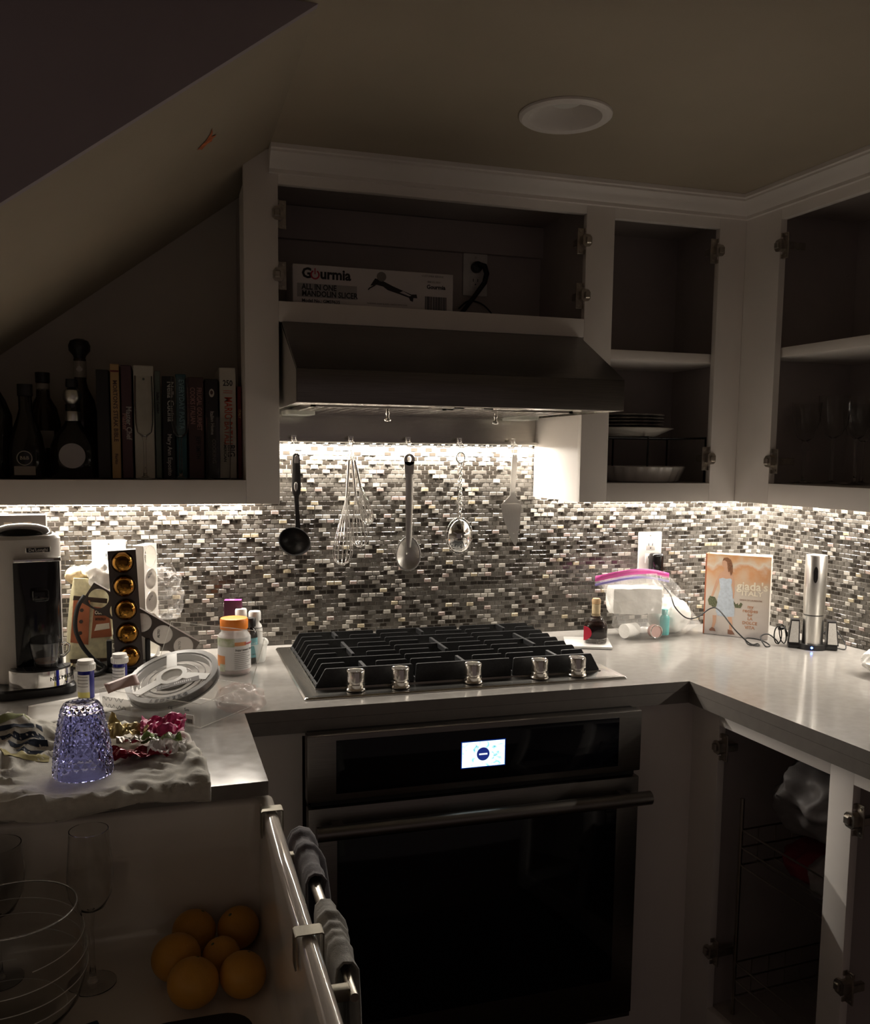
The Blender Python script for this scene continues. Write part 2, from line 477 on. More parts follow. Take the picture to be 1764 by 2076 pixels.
hinge(hc, 0.778, Fy + 0.008, 1.987, -1); hinge(hc, 0.778, Fy + 0.008, 1.851, -1)

cc = thing('corner_cabinet', 'doorless white wall cabinet in the corner holding stacked plates', 'cabinet', (0, 0, 0))
XC = corner(0)[0]
part('stile', W, cc, b=(0.778, 0.857, Fy, Fi, ZU, 2.128), r=0.001)
part('stile', W, cc, b=(1.168, XC - 0.0005, Fy, Fi, ZU, 2.128), r=0.001)
part('rail', W, cc, b=(0.857, 1.168, Fy, Fi, 2.049, 2.128), r=0.001)
part('rail', W, cc, b=(0.857, 1.168, Fy, Fi, ZU, 1.3723), r=0.001)
part('side_panel', W, cc, b=(0.7785, 0.79, Fi, -0.006, ZU, 1.747))
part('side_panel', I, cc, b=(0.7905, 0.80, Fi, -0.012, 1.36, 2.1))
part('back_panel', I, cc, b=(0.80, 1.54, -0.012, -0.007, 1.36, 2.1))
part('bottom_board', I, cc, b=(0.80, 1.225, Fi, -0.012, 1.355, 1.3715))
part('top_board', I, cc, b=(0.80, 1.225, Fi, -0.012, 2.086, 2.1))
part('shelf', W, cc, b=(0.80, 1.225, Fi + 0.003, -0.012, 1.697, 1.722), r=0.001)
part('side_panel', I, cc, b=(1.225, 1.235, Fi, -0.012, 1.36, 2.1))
hinge(cc, 1.168, Fy + 0.008, 1.991, -1); hinge(cc, 1.168, Fy + 0.008, 1.439, -1)

rc = thing('wall_cabinet', 'doorless white wall cabinet on the right wall holding wine glasses', 'cabinet', RW, TH)
FRi = FXL + 0.019
yc0 = corner(0)[1]
part('stile', W, rc, b=(FXL, FRi, -0.422, yc0 + 0.017, ZU, 2.128))
part('stile', W, rc, b=(FXL, FRi, -1.26, -1.18, ZU, 2.128), r=0.001)
part('rail', W, rc, b=(FXL, FRi, -1.18, -0.422, 2.049, 2.128), r=0.001)
part('rail', W, rc, b=(FXL, FRi, -1.18, -0.422, ZU, 1.376), r=0.001)
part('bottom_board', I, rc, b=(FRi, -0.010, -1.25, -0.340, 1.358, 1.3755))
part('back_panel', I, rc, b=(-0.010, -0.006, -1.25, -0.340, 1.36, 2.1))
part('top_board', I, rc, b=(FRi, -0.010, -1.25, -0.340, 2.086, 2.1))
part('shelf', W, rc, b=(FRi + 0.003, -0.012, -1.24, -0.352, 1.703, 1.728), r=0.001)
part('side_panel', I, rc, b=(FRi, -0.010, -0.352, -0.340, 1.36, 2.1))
part('side_panel', W, rc, b=(FRi, -0.006, -1.26, -1.25, 1.34, 2.1))
for z in (1.983, 1.434):
    hinge(rc, FXL + 0.008, -0.422, z, 1, rz=-PI / 2, arm=0.055)

nb = thing('open_shelf', 'open white shelf under the sloping ceiling holding cookbooks and bottles', 'shelf', (0, 0, 0))
part('front_rail', W, nb, b=(-0.798, -0.0785, Fy, Fi, ZU, 1.3775), r=0.001)
part('bottom_board', I, nb, b=(-0.798, -0.0785, Fi, 0.0, 1.355, 1.3765))
part('side_panel', W, nb, b=(-0.078, -0.0185, Fi, -0.2, ZU + 0.03, 2.05))
part('side_panel', I, nb, b=(-0.0705, -0.0185, -0.2, 0.0, ZU + 0.03, 2.05))

# ------------------------------------------------------------------ LED tapes (the only lamps that are on)
def led(label, a, b, z, loc=(0, 0, 0), rz=0.0, power=1.0, group='LED tapes under the cabinets', tilt=0.0):
    """tape from a to b (xy) at height z, shining down"""
    t = thing('led_strip', label, 'light', loc, rz, group)
    A, B = Vector((a[0], a[1], z)), Vector((b[0], b[1], z)); L = (B - A).length
    ang = math.atan2(B.y - A.y, B.x - A.x)
    T = Matrix.Translation((A + B) / 2) @ Matrix.Rotation(ang, 4, 'Z')
    MB().box(-L / 2, L / 2, -0.005, 0.005, 0.0005, 0.003, T=T).build('tape', 'led_board', t)
    n = max(2, int(L / 0.033)); mb = MB()
    for i in range(n):
        x = -L / 2 + L * (i + .5) / n
        mb.box(x - .0035, x + .0035, -.003, .003, -.0016, .0006, T=T)
    tag(mb.build('diode_row', 'led', t, 0), kind='stuff')
    li = bpy.data.lights.new('led_light', 'AREA'); li.shape = 'RECTANGLE'; li.size = L; li.size_y = 0.008
    li.energy = LED_W * L * power; li.color = LED_COL
    lo = bpy.data.objects.new('led_light', li); COL.objects.link(lo); lo.parent = t
    lo.matrix_local = T @ Matrix.Translation((0, 0, -0.003)) @ Matrix.Rotation(tilt, 4, 'X')
    return t
led('glowing LED tape under the bookshelf at left', (-0.78, -0.020), (-0.02, -0.020), 1.350, power=1.35)
led('glowing LED tape under the steel panel of the hood', (0.012, -0.024), (0.775, -0.024), 1.470, power=1.0)
led('glowing LED tape under the corner wall cabinet', (0.80, -0.020), (1.545, -0.020), 1.350, power=0.88)
led('glowing LED tape under the right wall cabinet', (-0.020, -1.24), (-0.020, -0.06), 1.352, RW, TH, power=0.88)

# ------------------------------------------------------------------ recessed lamp (off)
dl = thing('recessed_light', 'round white recessed ceiling light switched off', 'light', (hx, hy, CE))
MB().lathe([(0.0945, -0.0005), (0.094, -0.005), (0.088, -0.009), (0.074, -0.007), (0.069, 0.0), (0.067, 0.01), (0.066, 0.02)], 40).build('trim_ring', W, dl)
MB().lathe([(0.0685, 0.003), (0.066, 0.010), (0.058, 0.030), (0.045, 0.042), (0, 0.048)], 32).build('reflector_cup', W, dl)
MB().lathe([(0, 0.020), (0.03, 0.022), (0.040, 0.030), (0.041, 0.044)], 24).build('bulb_face', 'white_plastic', dl)
# ------------------------------------------------------------------ countertop
ct = thing('countertop', 'pale grey quartz worktop running round the corner', 'worktop', (0, 0, 0))
FYC = -0.6335                                         # front of the back run
_rc = rwm(-0.684, -1.9); _ri = (0.9221, FYC)
_rb = rwm(0.0, -1.9)
poly = [(-0.798, 0.0), (XW - 0.001, 0.0), (_rb[0], _rb[1]), (_rc[0], _rc[1]), _ri, (-0.114, FYC), (-0.1095, -1.030), (-0.60, -1.043), (-0.60, -1.84), (-0.798, -1.84)]
mb = MB().prism(poly, CZ - 0.024, CZ); sl_ = mb.build('slab', 'quartz', ct, 30); sl_.data.materials.append(M['quartz_shaded'])
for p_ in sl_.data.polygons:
    if abs(p_.normal.z) < 0.5: p_.material_index = 1      # same stone, edge shade put into the colour
def apron(a, b, z0, z1, t=0.02):
    a, b = Vector(a), Vector(b); d = (b - a).normalized(); n = Vector((-d.y, d.x)) * t
    return MB().prism([tuple(a), tuple(b), tuple(b + n), tuple(a + n)], z0, z1)
apron((-0.114, FYC), _ri, 0.862, CZ - 0.0245).build('front_edge', 'quartz_shaded', ct, 30)
apron(_ri, (_rc[0], _rc[1]), 0.862, CZ - 0.0245).build('front_edge', 'quartz_shaded', ct, 30)

# ------------------------------------------------------------------ base cabinets
bc = thing('base_cabinet', 'white base cabinet framing the wall oven under the cooktop', 'cabinet', (0, 0, 0))
part('filler_panel', W, bc, b=(-0.30, 0.0065, -0.612, -0.594, 0.0, 0.8615))
part('filler_panel', W, bc, b=(0.7725, 0.958, -0.612, -0.594, 0.0, 0.8615))
part('top_rail', W, bc, b=(0.0065, 0.7725, -0.612, -0.594, 0.849, 0.8615))
part('bottom_rail', W, bc, b=(0.0065, 0.7725, -0.612, -0.594, 0.0, 0.124))
XB = -0.655                                           # face of the right base cabinet
rb = thing('base_cabinet', 'doorless white base cabinet right of the oven with wire baskets inside', 'cabinet', RW, TH)
part('stile', W, rb, b=(XB, XB + 0.019, -0.667, -0.566, 0.02, 0.8615), r=0.001)
part('stile', W, rb, b=(XB, XB + 0.019, -1.062, -1.003, 0.02, 0.8615), r=0.001)
part('stile', W, rb, b=(XB, XB + 0.019, -1.75, -1.62, 0.02, 0.8615), r=0.001)
part('rail', W, rb, b=(XB, XB + 0.019, -1.003, -0.667, 0.826, 0.8615), r=0.001)
part('rail', W, rb, b=(XB, XB + 0.019, -1.62, -1.062, 0.826, 0.8615), r=0.001)
part('rail', W, rb, b=(XB, XB + 0.019, -1.003, -0.667, 0.02, 0.132), r=0.001)
part('rail', W, rb, b=(XB, XB + 0.019, -1.62, -1.062, 0.02, 0.132), r=0.001)
part('side_panel', I, rb, b=(XB + 0.019, -0.02, -0.655, -0.64, 0.02, 0.86))
part('side_panel', I, rb, b=(XB + 0.019, -0.02, -1.04, -1.025, 0.02, 0.86))
part('back_panel', I, rb, b=(-0.02, -0.008, -1.7, -0.64, 0.02, 0.86))
part('bottom_board', I, rb, b=(XB + 0.019, -0.02, -1.7, -0.655, 0.11, 0.128))
hinge(rb, XB + 0.008, -0.667, 0.775, 1, rz=-PI / 2); hinge(rb, XB + 0.008, -0.667, 0.275, 1, rz=-PI / 2, arm=0.05)
hinge(rb, XB + 0.008, -1.062, 0.757, 1, rz=-PI / 2); hinge(rb, XB + 0.008, -1.062, 0.42, 1, rz=-PI / 2)

# ------------------------------------------------------------------ apron sink
sk = thing('apron_sink', 'glossy white apron-front kitchen sink with oranges lying in it', 'sink', (-0.34, -1.41, 0))
mb = MB()
X0, X1, Y0, Y1 = -0.59, -0.100, -1.80, -1.000         # outer
def rr(x0, x1, y0, y1, r, z, n=6):
    out = []
    for cx, cy, a0 in ((x1 - r, y1 - r, 0), (x0 + r, y1 - r, 90), (x0 + r, y0 + r, 180), (x1 - r, y0 + r, 270)):
        for k in range(n + 1):
            a = math.radians(a0 + 90 * k / n); out.append((cx + r * math.cos(a) + 0.34, cy + r * math.sin(a) + 1.41, z))
    return out
rings = []
RT = 0.886; t = 0.0115
rings.append(rr(X0, X1, Y0, Y1, 0.018, 0.60)); rings.append(rr(X0, X1, Y0, Y1, 0.018, RT - 2 * t))
for k in range(1, 9):
    a = PI * k / 8; o_ = t - t * math.cos(a); rings.append(rr(X0 + o_, X1 - o_, Y0 + o_, Y1 - o_, 0.018 + 0.0 * k, RT - t + t * math.sin(a) - t * (1 - math.sin(a)) * 0))
rings.append(rr(X0 + .024, X1 - .024, Y0 + .024, Y1 - .024, 0.024, 0.80))
rings.append(rr(X0 + .027, X1 - .027, Y0 + .024, Y1 - .024, 0.03, 0.70))
for k in range(1, 6):
    a = PI / 2 * k / 5; q = 0.03
    rings.append(rr(X0 + .027 + q * (1 - math.cos(a)), X1 - .027 - q * (1 - math.cos(a)), Y0 + .024 + q * (1 - math.cos(a)), Y1 - .024 - q * (1 - math.cos(a)), 0.03 + 0.0, 0.69 - q * math.sin(a)))
mb.loft(rings, True, True, True)
# keep the rim of the far side just below the slab
mb.build('basin', 'sink_glaze', sk, 60)
dr = MB().lathe([(0, 0.662), (0.02, 0.6615), (0.03, 0.663), (0.036, 0.6645), (0.05, 0.6645), (0.054, 0.6612), (0.054, 0.6602)], 28, c=(-0.02, -0.06, 0)).build('drain', 'steel', sk)

# ------------------------------------------------------------------ oven
ov = thing('wall_oven', 'dark stainless wall oven with black glass door and lit display', 'oven', (0.0065, -0.6794, 0.125))
OW, OH = 0.766, 0.743
def op(name, m, x0, x1, z0, z1, y0, y1, r=0.0, parent=ov):
    return part(name, m, parent, b=(x0, x1, y0, y1, z0, z1), r=r)
op('housing', 'black_plastic', 0.006, OW - 0.006, 0.0, OH - 0.002, 0.03, 0.36)
cp = MB()
cp.rbox(0, OW, 0.0, 0.030, 0.726 - .125, OH, 0.003).build('control_panel', 'steel_dark', ov)
op('control_glass', 'black_glass', 0.060, OW - 0.058, 0.742 - .125, 0.855 - .125, -0.002, 0.001, 0.0008)
op('vent_gap', 'black_plastic', 0.01, OW - 0.01, 0.714 - .125, 0.7255 - .125, 0.012, 0.03)
door = MB().rbox(0.002, OW - 0.002, 0.0, 0.030, 0.012, 0.713 - .125, 0.003).build('door', 'steel_dark', ov)
MB().rbox(0.062, OW - 0.058, -0.002, 0.001, 0.100, 0.645 - .125, 0.0008).build('door_glass', 'black_glass', door)
part('kick_strip', 'steel_dark', ov, b=(0.004, OW - 0.004, 0.004, 0.03, 0.0, 0.010))
hb = MB(); hb.tube([(0.012, -0.045, 0.553), (OW + 0.002, -0.045, 0.553)], 0.0155, 20); hb.build('handle', 'steel_dark', door)
for x in (0.06, OW - 0.05):
    MB().rbox(x - 0.012, x + 0.012, -0.045, 0.001, 0.545, 0.561, 0.003).build('handle_post', 'steel_dark', door)
# display
dm = bpy.data.materials.new('display_screen'); nt, b = nodes_of(dm)
tc = nt.nodes.new('ShaderNodeTexCoord'); nz = nt.nodes.new('ShaderNodeTexNoise'); nz.inputs['Scale'].default_value = 55; nz.inputs['Detail'].default_value = 5; nz.inputs['Distortion'].default_value = 1.5
nt.links.new(tc.outputs['Object'], nz.inputs['Vector'])
rp = nt.nodes.new('ShaderNodeValToRGB'); e = rp.color_ramp.elements
e[0].position = 0.28; e[0].color = (0.02, 0.20, 0.30, 1); e[1].position = 0.45; e[1].color = (0.80, 0.97, 1.0, 1)
k_ = rp.color_ramp.elements.new(0.36); k_.color = (0.25, 0.75, 0.85, 1)
nt.links.new(nz.outputs['Fac'], rp.inputs[0]); nt.links.new(rp.outputs[0], b.inputs['Emission Color']); b.inputs['Emission Strength'].default_value = 1.25
b.inputs['Base Color'].default_value = (0.01, 0.01, 0.01, 1); b.inputs['Roughness'].default_value = 0.1
M['display_screen'] = dm
D('display_blue', (0.01, 0.01, 0.05), 0.2, emit=(0.012, 0.025, 0.19), es=1.0)
D('display_glow', (0.0, 0.0, 0.02), 0.2, emit=(0.0, 0.015, 0.16), es=1.0)
D('display_white', (0.1, 0.1, 0.1), 0.2, emit=(0.9, 0.95, 1.0), es=1.1)
scr = op('display', 'display_screen', 0.3325, 0.4305, 0.6475, 0.7030, -0.0032, -0.0019)
MB().box(0.3305, 0.4325, -0.0025, -0.0018, 0.6455, 0.7050).build('screen_edge', 'display_glow', scr, 0)
MB().lathe([(0, 0), (0.0145, 0), (0.0145, 0.0006), (0, 0.0006)], 32, T=Matrix.Translation((0.3805, -0.0032, 0.675)) @ Matrix.Rotation(PI / 2, 4, 'X')).build('round_button', 'display_blue', scr)
MB().box(0.371, 0.390, -0.0043, -0.0037, 0.6733, 0.6767).build('bar_mark', 'display_white', scr)

# ------------------------------------------------------------------ gas cooktop
ck = thing('gas_cooktop', 'stainless five-burner gas cooktop with black cast iron grates', 'cooktop', (0.4034, -0.3148, CZ))
KW, KD = 0.7732, 0.5255
pl = MB()
def rect(w, d, z, r=0.006, oy=0.0):
    return [(x, y, z) for x, y, _ in [(a - 0.34, b - 1.41, 0) for a, b, _ in rr(-w / 2, w / 2, -d / 2 + oy, d / 2 + oy, r, 0, 3)]]
pl.loft([rect(KW, KD, 0.0), rect(KW, KD, 0.002), rect(KW - 0.006, KD - 0.006, 0.0055), rect(KW - 0.012, KD - 0.012, 0.0055), rect(KW - 0.018, KD - 0.018, 0.0042), rect(KW - 0.05, KD - 0.05, 0.0042)])
pl.build('base_plate', 'steel', ck, 40)
BY = 0.028                                             # the burner area lies behind the knobs
MB().prism([(-KW / 2 + 0.035, -KD / 2 + 0.072), (KW / 2 - 0.035, -KD / 2 + 0.072), (KW / 2 - 0.035, KD / 2 - 0.02), (-KW / 2 + 0.035, KD / 2 - 0.02)], 0.0043, 0.0065).build('burner_tray', 'steel', ck)
def burner(x, y, r):
    o = MB().lathe([(0, 0.0066), (r + 0.012, 0.0066), (r + 0.01, 0.011), (r, 0.013), (r, 0.017), (0, 0.017)], 28, c=(x, y, 0)).build('burner', 'steel', ck)
    MB().lathe([(r * 0.98, 0.0172), (r * 1.0, 0.019), (r * 0.96, 0.023), (r * 0.6, 0.025), (0, 0.025)], 28, c=(x, y, 0)).build('burner_cap', 'cast_iron', o)
    MB().cyl((x + r + .004, y, 0.008), (x + r + .004, y, 0.022), 0.0025, n=8).build('igniter', 'white_ceramic', o)
for x, y, r in ((-0.25, -0.06, 0.035), (-0.25, 0.14, 0.028), (0.0, 0.05, 0.05), (0.25, -0.06, 0.03), (0.25, 0.14, 0.038)): burner(x, y, r)
NR = 9
ys = [-KD / 2 + 0.082 + (KD - 0.115) * i / (NR - 1) for i in range(NR)]   # front to back
GT, GB, gw = 0.048, 0.0068, 0.0052
def bar_x(mb, xa, xb, y, sa, sb, zt=GT, zb=GB):
    """bar along x; sa / sb = length of the sloped end (0 = square)"""
    zr = zt - 0.002
    pro = [(xa, zb), (xa + sa, zr) if sa else (xa, zr), (xa + sa + 0.003, zt), (xb - sb - 0.003, zt), (xb - sb, zr) if sb else (xb, zr), (xb, zb)]
    mb.prism(pro, y - gw / 2, y + gw / 2, 'y')
def grate(xa, xb, sl, sr, label):
    mb = MB(); mid = (xa + xb) / 2
    for i, y in enumerate(ys):
        if i % 2 == 0:
            bar_x(mb, xa, xb, y, sl, sr)
        else:
            L = (xb - xa) * 0.34
            bar_x(mb, xa, xa + L, y, sl, 0, zb=GB + (0.016 if not sl else 0)); bar_x(mb, xb - L, xb, y, 0, sr, zb=GB + (0.016 if not sr else 0))
    g = mb.build('grate', 'cast_iron', ck, 25)
    m2 = MB()
    for x in (xa + 0.004, xb - 0.004):                 # rails that tie the fingers
        m2.box(x - 0.002, x + 0.002, ys[0], ys[-1], GB + 0.001, GB + 0.007)
    for ya, yb in ((ys[0], ys[1] + 0.006), (ys[3] - 0.02, ys[5] + 0.02), (ys[7] - 0.006, ys[8])):
        m2.rbox(mid - 0.004, mid + 0.004, ya, yb, GT - 0.012, GT + 0.0006, 0.001, 1)
    m2.build('cross_bar', 'cast_iron', g, 25)
xg = KW / 2 - 0.036
grate(-xg, -0.122, 0.022, 0.003, ''); grate(-0.119, 0.119, 0.003, 0.003, ''); grate(0.122, xg, 0.003, 0.022, '')
def knob(x):
    y = -KD / 2 + 0.046
    o = MB().lathe([(0, 0.0058), (0.0228, 0.0058), (0.0228, 0.0085), (0.0208, 0.011), (0.0208, 0.019), (0.0165, 0.0192), (0.0165, 0.0248), (0.0208, 0.025), (0.0208, 0.0475), (0.0198, 0.0495), (0.0185, 0.0488), (0, 0.0488)], 40, c=(x, y, 0)).build('knob', 'steel_bright', ck, 28)
    MB().box(x - 0.001, x + 0.001, y - 0.018, y - 0.008, 0.0487, 0.0491).build('pointer_mark', 'ink', o, 0)
for px in (-0.2655, -0.163, 0.0105, 0.177, 0.2745): knob(px)

# ------------------------------------------------------------------ range hood
hd = thing('range_hood', 'stainless under-cabinet range hood with baffle filters', 'hood', (0.0066, 0, 0))
HW = 0.76; zb, zc, zt = 1.5475, 1.6175, 1.7445; yF, yT = -0.558, -0.318
MB().rbox(0, HW, yF, yF + 0.012, zb, zc + 0.001, 0.0015).build('front_lip', 'steel_dark', hd)
sp = [(yF, zc + 0.0012), (yF + 0.012, zc + 0.0012), (yT + 0.006, zt), (yT, zt)]
MB().prism(sp, 0, HW, 'x').build('sloped_front', 'steel_dark', hd)
side = [(yF + 0.0125, zb), (yF + 0.0125, zc), (yT + 0.012, zt - 0.004), (-0.012, zt - 0.004), (-0.012, zb)]
for x0 in (0.0, HW - 0.0015):
    MB().prism(side, x0, x0 + 0.0015, 'x').build('side_panel', 'steel', hd)
part('top_panel', 'steel_dark', hd, b=(0.002, HW - 0.002, yT + 0.008, -0.012, zt - 0.003, zt))
part('underside_pan', 'steel', hd, b=(0.002, HW - 0.002, yF + 0.013, -0.014, zb + 0.012, zb + 0.016))
part('front_strip', 'steel', hd, b=(0.002, HW - 0.002, yF + 0.013, -0.40, zb + 0.004, zb + 0.012))
part('rear_strip', 'steel', hd, b=(0.002, HW - 0.002, -0.05, -0.014, zb - 0.004, zb + 0.012))
for k in range(2):
    f0 = 0.055 + k * 0.33; fw = 0.32
    mb = MB()
    y0, y1 = -0.40, -0.055
    mb.box(f0, f0 + fw, y0, y0 + 0.012, zb, zb + 0.011); mb.box(f0, f0 + fw, y1 - 0.012, y1, zb - 0.002, zb + 0.011)
    mb.box(f0, f0 + 0.01, y0, y1, zb, zb + 0.011); mb.box(f0 + fw - 0.01, f0 + fw, y0, y1, zb, zb + 0.011)
    fo = mb.build('baffle_filter', 'steel', hd, 20)
    me = None
    for i in range(11):
        x = f0 + 0.024 + i * 0.0272
        if me is None:
            m2 = MB(); m2.prism([(-0.008, 0.007), (-0.007, 0.0), (0.007, 0.0), (0.008, 0.007), (0.006, 0.007), (0.0055, 0.0018), (-0.0055, 0.0018), (-0.006, 0.007)], y0 + 0.012, y1 - 0.012, 'y')
            o = m2.build('baffle', 'steel_bright', fo, 20); me = o.data
        else:
            o = bpy.data.objects.new('baffle', me); COL.objects.link(o); o.parent = fo
        o.location = (x, 0, zb)
    lx = f0 + (0.20 if k == 0 else 0.165)
    MB().lathe([(0.005, 0.012), (0.0035, 0.006), (0.0035, -0.004), (0.0055, -0.008), (0.0035, -0.012), (0.0045, -0.018), (0.0085, -0.023), (0.0075, -0.026), (0, -0.027)], 16, c=(lx, -0.31 + 0.04 * k, zb)).build('latch_knob', 'chrome', fo)
D('lamp_lens', (0.75, 0.78, 0.72), 0.15, alpha=0.6, spec=0.8)
for x in (0.03, HW - 0.11):
    mb = MB(); mb.prism([(a - 0.34 + x, b - 1.41 - 0.10, ) for a, b, _ in rr(0, 0.075, -0.06, 0.06, 0.02, 0)], zb - 0.008, zb + 0.003)
    mb.build('lamp_lens', 'lamp_lens', hd, 40)
part('control_strip', 'steel_bright', hd, b=(0.31, 0.53, yF + 0.03, yF + 0.09, zb - 0.0005, zb + 0.004))
for x in (0.36, 0.43): part('button', 'black_plastic', hd, b=(x, x + 0.022, yF + 0.045, yF + 0.06, zb - 0.0025, zb - 0.0006))
bp_ = MB().box(0.004, 0.771, -0.0125, -0.0075, 1.478, 1.546).build('steel_splash_panel', 'steel', hd)
MB().prism([(-0.0125, 1.478), (-0.0125, 1.4745), (-0.034, 1.474), (-0.034, 1.479), (-0.0325, 1.479), (-0.0325, 1.4755), (-0.014, 1.476)], 0.004, 0.771, 'x').build('light_channel', 'steel', hd, 20)
# ------------------------------------------------------------------ hooks and hanging utensils
def hook(x, what):
    t = thing('wall_hook', 'bent wire hook under the hood panel holding the ' + what, 'hook', (x, -0.036, 1.479), group='wire hooks along the hood panel')
    MB().rbox(-0.007, 0.007, -0.0015, 0.0005, -0.003, 0.010, 0.0006, 1).build('clip', 'chrome', t)
    pts = [(-0.004, -0.002, 0.006), (-0.004, -0.003, -0.004), (0, -0.004, -0.012), (0, -0.004, -0.034), (0, -0.006, -0.041), (0, -0.010, -0.043), (0, -0.013, -0.039), (0, -0.014, -0.031)]
    MB().tube(pts, 0.0011, 8).build('wire', 'chrome', t, 60)
    MB().tube([(0.004, -0.002, 0.006), (0.006, -0.006, -0.004), (0.009, -0.011, -0.008)], 0.001, 6).build('wire_arm', 'chrome', t, 60)
for x, w in ((0.072, 'black ladle'), (0.226, 'three whisks'), (0.387, 'solid serving spoon'), (0.537, 'twisted-handle spoon'), (0.699, 'cake server')): hook(x, w)
YH = -0.046
# ladle
t = thing('ladle', 'black nylon ladle with steel inlay hanging under the hood', 'ladle', (0.070, YH, 1.20))
mb = MB(); mb.loft([[(x * w, y * d, z) for x, y in ((-1, -1), (-.4, -1.3), (.4, -1.3), (1, -1), (1, 1), (-1, 1))] for z, w, d in ((0.241, .004, .003), (0.236, .009, .005), (0.20, .0105, .006), (0.15, .0115, .0065), (0.135, .010, .006), (0.128, .007, .0045))])
h = mb.build('handle', 'black_plastic', t)
for v in h.data.vertices: v.co.x += 0.006
MB().prism([(0.0005, 0.215), (0.0115, 0.215), (0.012, 0.232), (0.006, 0.237), (0.0005, 0.232)], -0.0105, -0.0085, 'y').build('hanging_eye', 'steel_satin', h)
MB().lathe([(0, 0), (0.0055, 0), (0.005, 0.001), (0, 0.0014)], 16, T=Matrix.Translation((0.004, -0.0086, 0.153)) @ Matrix.Rotation(PI / 2, 4, 'X') @ Matrix.Diagonal((0.9, 2.2, 1, 1))).build('thumb_pad', 'steel_satin', h)
MB().loft([[(cx - w, -.0022, z), (cx + w, -.0022, z), (cx + w, .0022, z), (cx - w, .0022, z)] for z, cx, w in ((0.135, .006, .006), (0.09, .008, .0055), (0.05, .010, .006), (0.034, .008, .008))]).build('shaft', 'black_plastic', t)
Tl = Matrix.Translation((-0.004, -0.02, 0.004)) @ Matrix.Rotation(math.radians(14), 4, 'Y') @ Matrix.Rotation(math.radians(62), 4, 'X')
pr = [(0, -0.028), (0.016, -0.026), (0.030, -0.018), (0.039, -0.006), (0.0425, 0.006), (0.0435, 0.010), (0.0415, 0.010), (0.0405, 0.006), (0.037, -0.005), (0.029, -0.016), (0.015, -0.0235), (0, -0.0255)]
MB().lathe(pr, 36, T=Tl, sy=0.93).build('bowl', 'black_plastic', t)
# whisks
def whisk(name, label, top, bot, hl, rmax, nw, wire=0.0010):
    t = thing(name, label, 'whisk', top, group='whisks on one hook')
    ax = Vector(bot) - Vector(top); L = ax.length; d = ax.normalized()
    q = d.to_track_quat('Z', 'Y').to_matrix().to_4x4()
    MB().tube([(0, 0, 0.012), (0, 0, 0.03), (0, 0, hl * 0.6), (0, 0, hl)], [0.0035, 0.0042, 0.0042, 0.0036], 12, T=q).build('handle', 'steel_bright', t)
    MB().tube([(0.009 * math.cos(a), 0.0, 0.005 + 0.009 * math.sin(a)) for a in [2 * PI * k / 16 for k in range(16)]], 0.0012, 6, closed=True, T=q).build('hanging_ring', 'chrome', t)
    shape = [(0.0025, 0.0), (0.16 * rmax, 0.12), (0.42 * rmax, 0.32), (0.74 * rmax, 0.54), (0.97 * rmax, 0.74), (1.0 * rmax, 0.83), (0.86 * rmax, 0.93), (0.5 * rmax, 0.985), (0, 1.0)]
    half = []
    for i in range(len(shape) - 1):
        p0, p1, p2, p3 = (Vector(shape[max(0, min(len(shape) - 1, k))]) for k in (i - 1, i, i + 1, i + 2))
        for k in range(4):
            s = k / 4; half.append(0.5 * ((2 * p1) + (p2 - p0) * s + (2 * p0 - 5 * p1 + 4 * p2 - p3) * s * s + (3 * p1 - p0 - 3 * p2 + p3) * s ** 3))
    half.append(Vector(shape[-1]))
    for k in range(nw):
        a = PI * k / nw + 0.2
        pts = [(h[0] * math.cos(a), h[0] * math.sin(a), hl + (L - hl) * h[1] - 0.0012 * k) for h in half]
        pts += [(-x, -y, z) for x, y, z in reversed(pts[:-1])]
        MB().tube(pts, wire, 5, T=q).build('wire', 'chrome', t, 80)
    return t
whisk('whisk', 'largest steel balloon whisk hanging at the left of the hook', (0.220, YH, 1.437), (0.197, YH - 0.012, 1.137), 0.115, 0.027, 7)
whisk('whisk', 'middle-sized steel whisk hanging between two others', (0.227, YH + 0.003, 1.437), (0.251, YH - 0.004, 1.186), 0.105, 0.022, 6)
whisk('whisk', 'smallest steel whisk hanging at the right of the hook', (0.233, YH + 0.006, 1.437), (0.277, YH + 0.008, 1.245), 0.075, 0.018, 6)
# serving spoon
def bowl_spoon(t, name, m, cz, rx, rz, depth, face=-1):
    """oval dished bowl; the hollow towards the viewer when face = -1"""
    mb = MB()
    def fn(u, v, off=0.0):
        a = 2 * PI * u; r = v
        ex = rx * (1 + 0.10 * math.sin(a)) ** -1
        x = ex * r * math.cos(a); z = cz + rz * r * math.sin(a)
        y = -face * depth * (1 - r * r) + off
        return (x, y, z)
    mb.grid(lambda u, v: fn(u, max(0.001, v)), 32, 9, cu=True)
    return mb.build(name, m, t, 60, solid=0.0012)
t = thing('serving_spoon', 'solid stainless serving spoon with ridged handle hanging under the hood', 'spoon', (0.388, YH, 1.165))
bowl_spoon(t, 'bowl', 'steel_satin', 0, 0.036, 0.049, 0.012, -1)
MB().loft([[(-w, -d, z), (-w * .5, -d * 1.6, z), (w * .5, -d * 1.6, z), (w, -d, z), (w * .8, d, z), (-w * .8, d, z)] for z, w, d in ((0.018, .006, .0015), (0.05, .009, .003), (0.12, .0105, .004), (0.205, .0108, .004), (0.222, .012, .0035))]).build('shaft', 'steel_satin', t)
mb = MB(); n = 24
out = [(0.0150 * math.sin(a), 0.262 + 0.0165 * math.cos(a)) for a in [(-2.2 + 4.4 * k / 20) for k in range(21)]]
out = [(-0.0115, 0.215)] + out + [(0.0115, 0.215)]
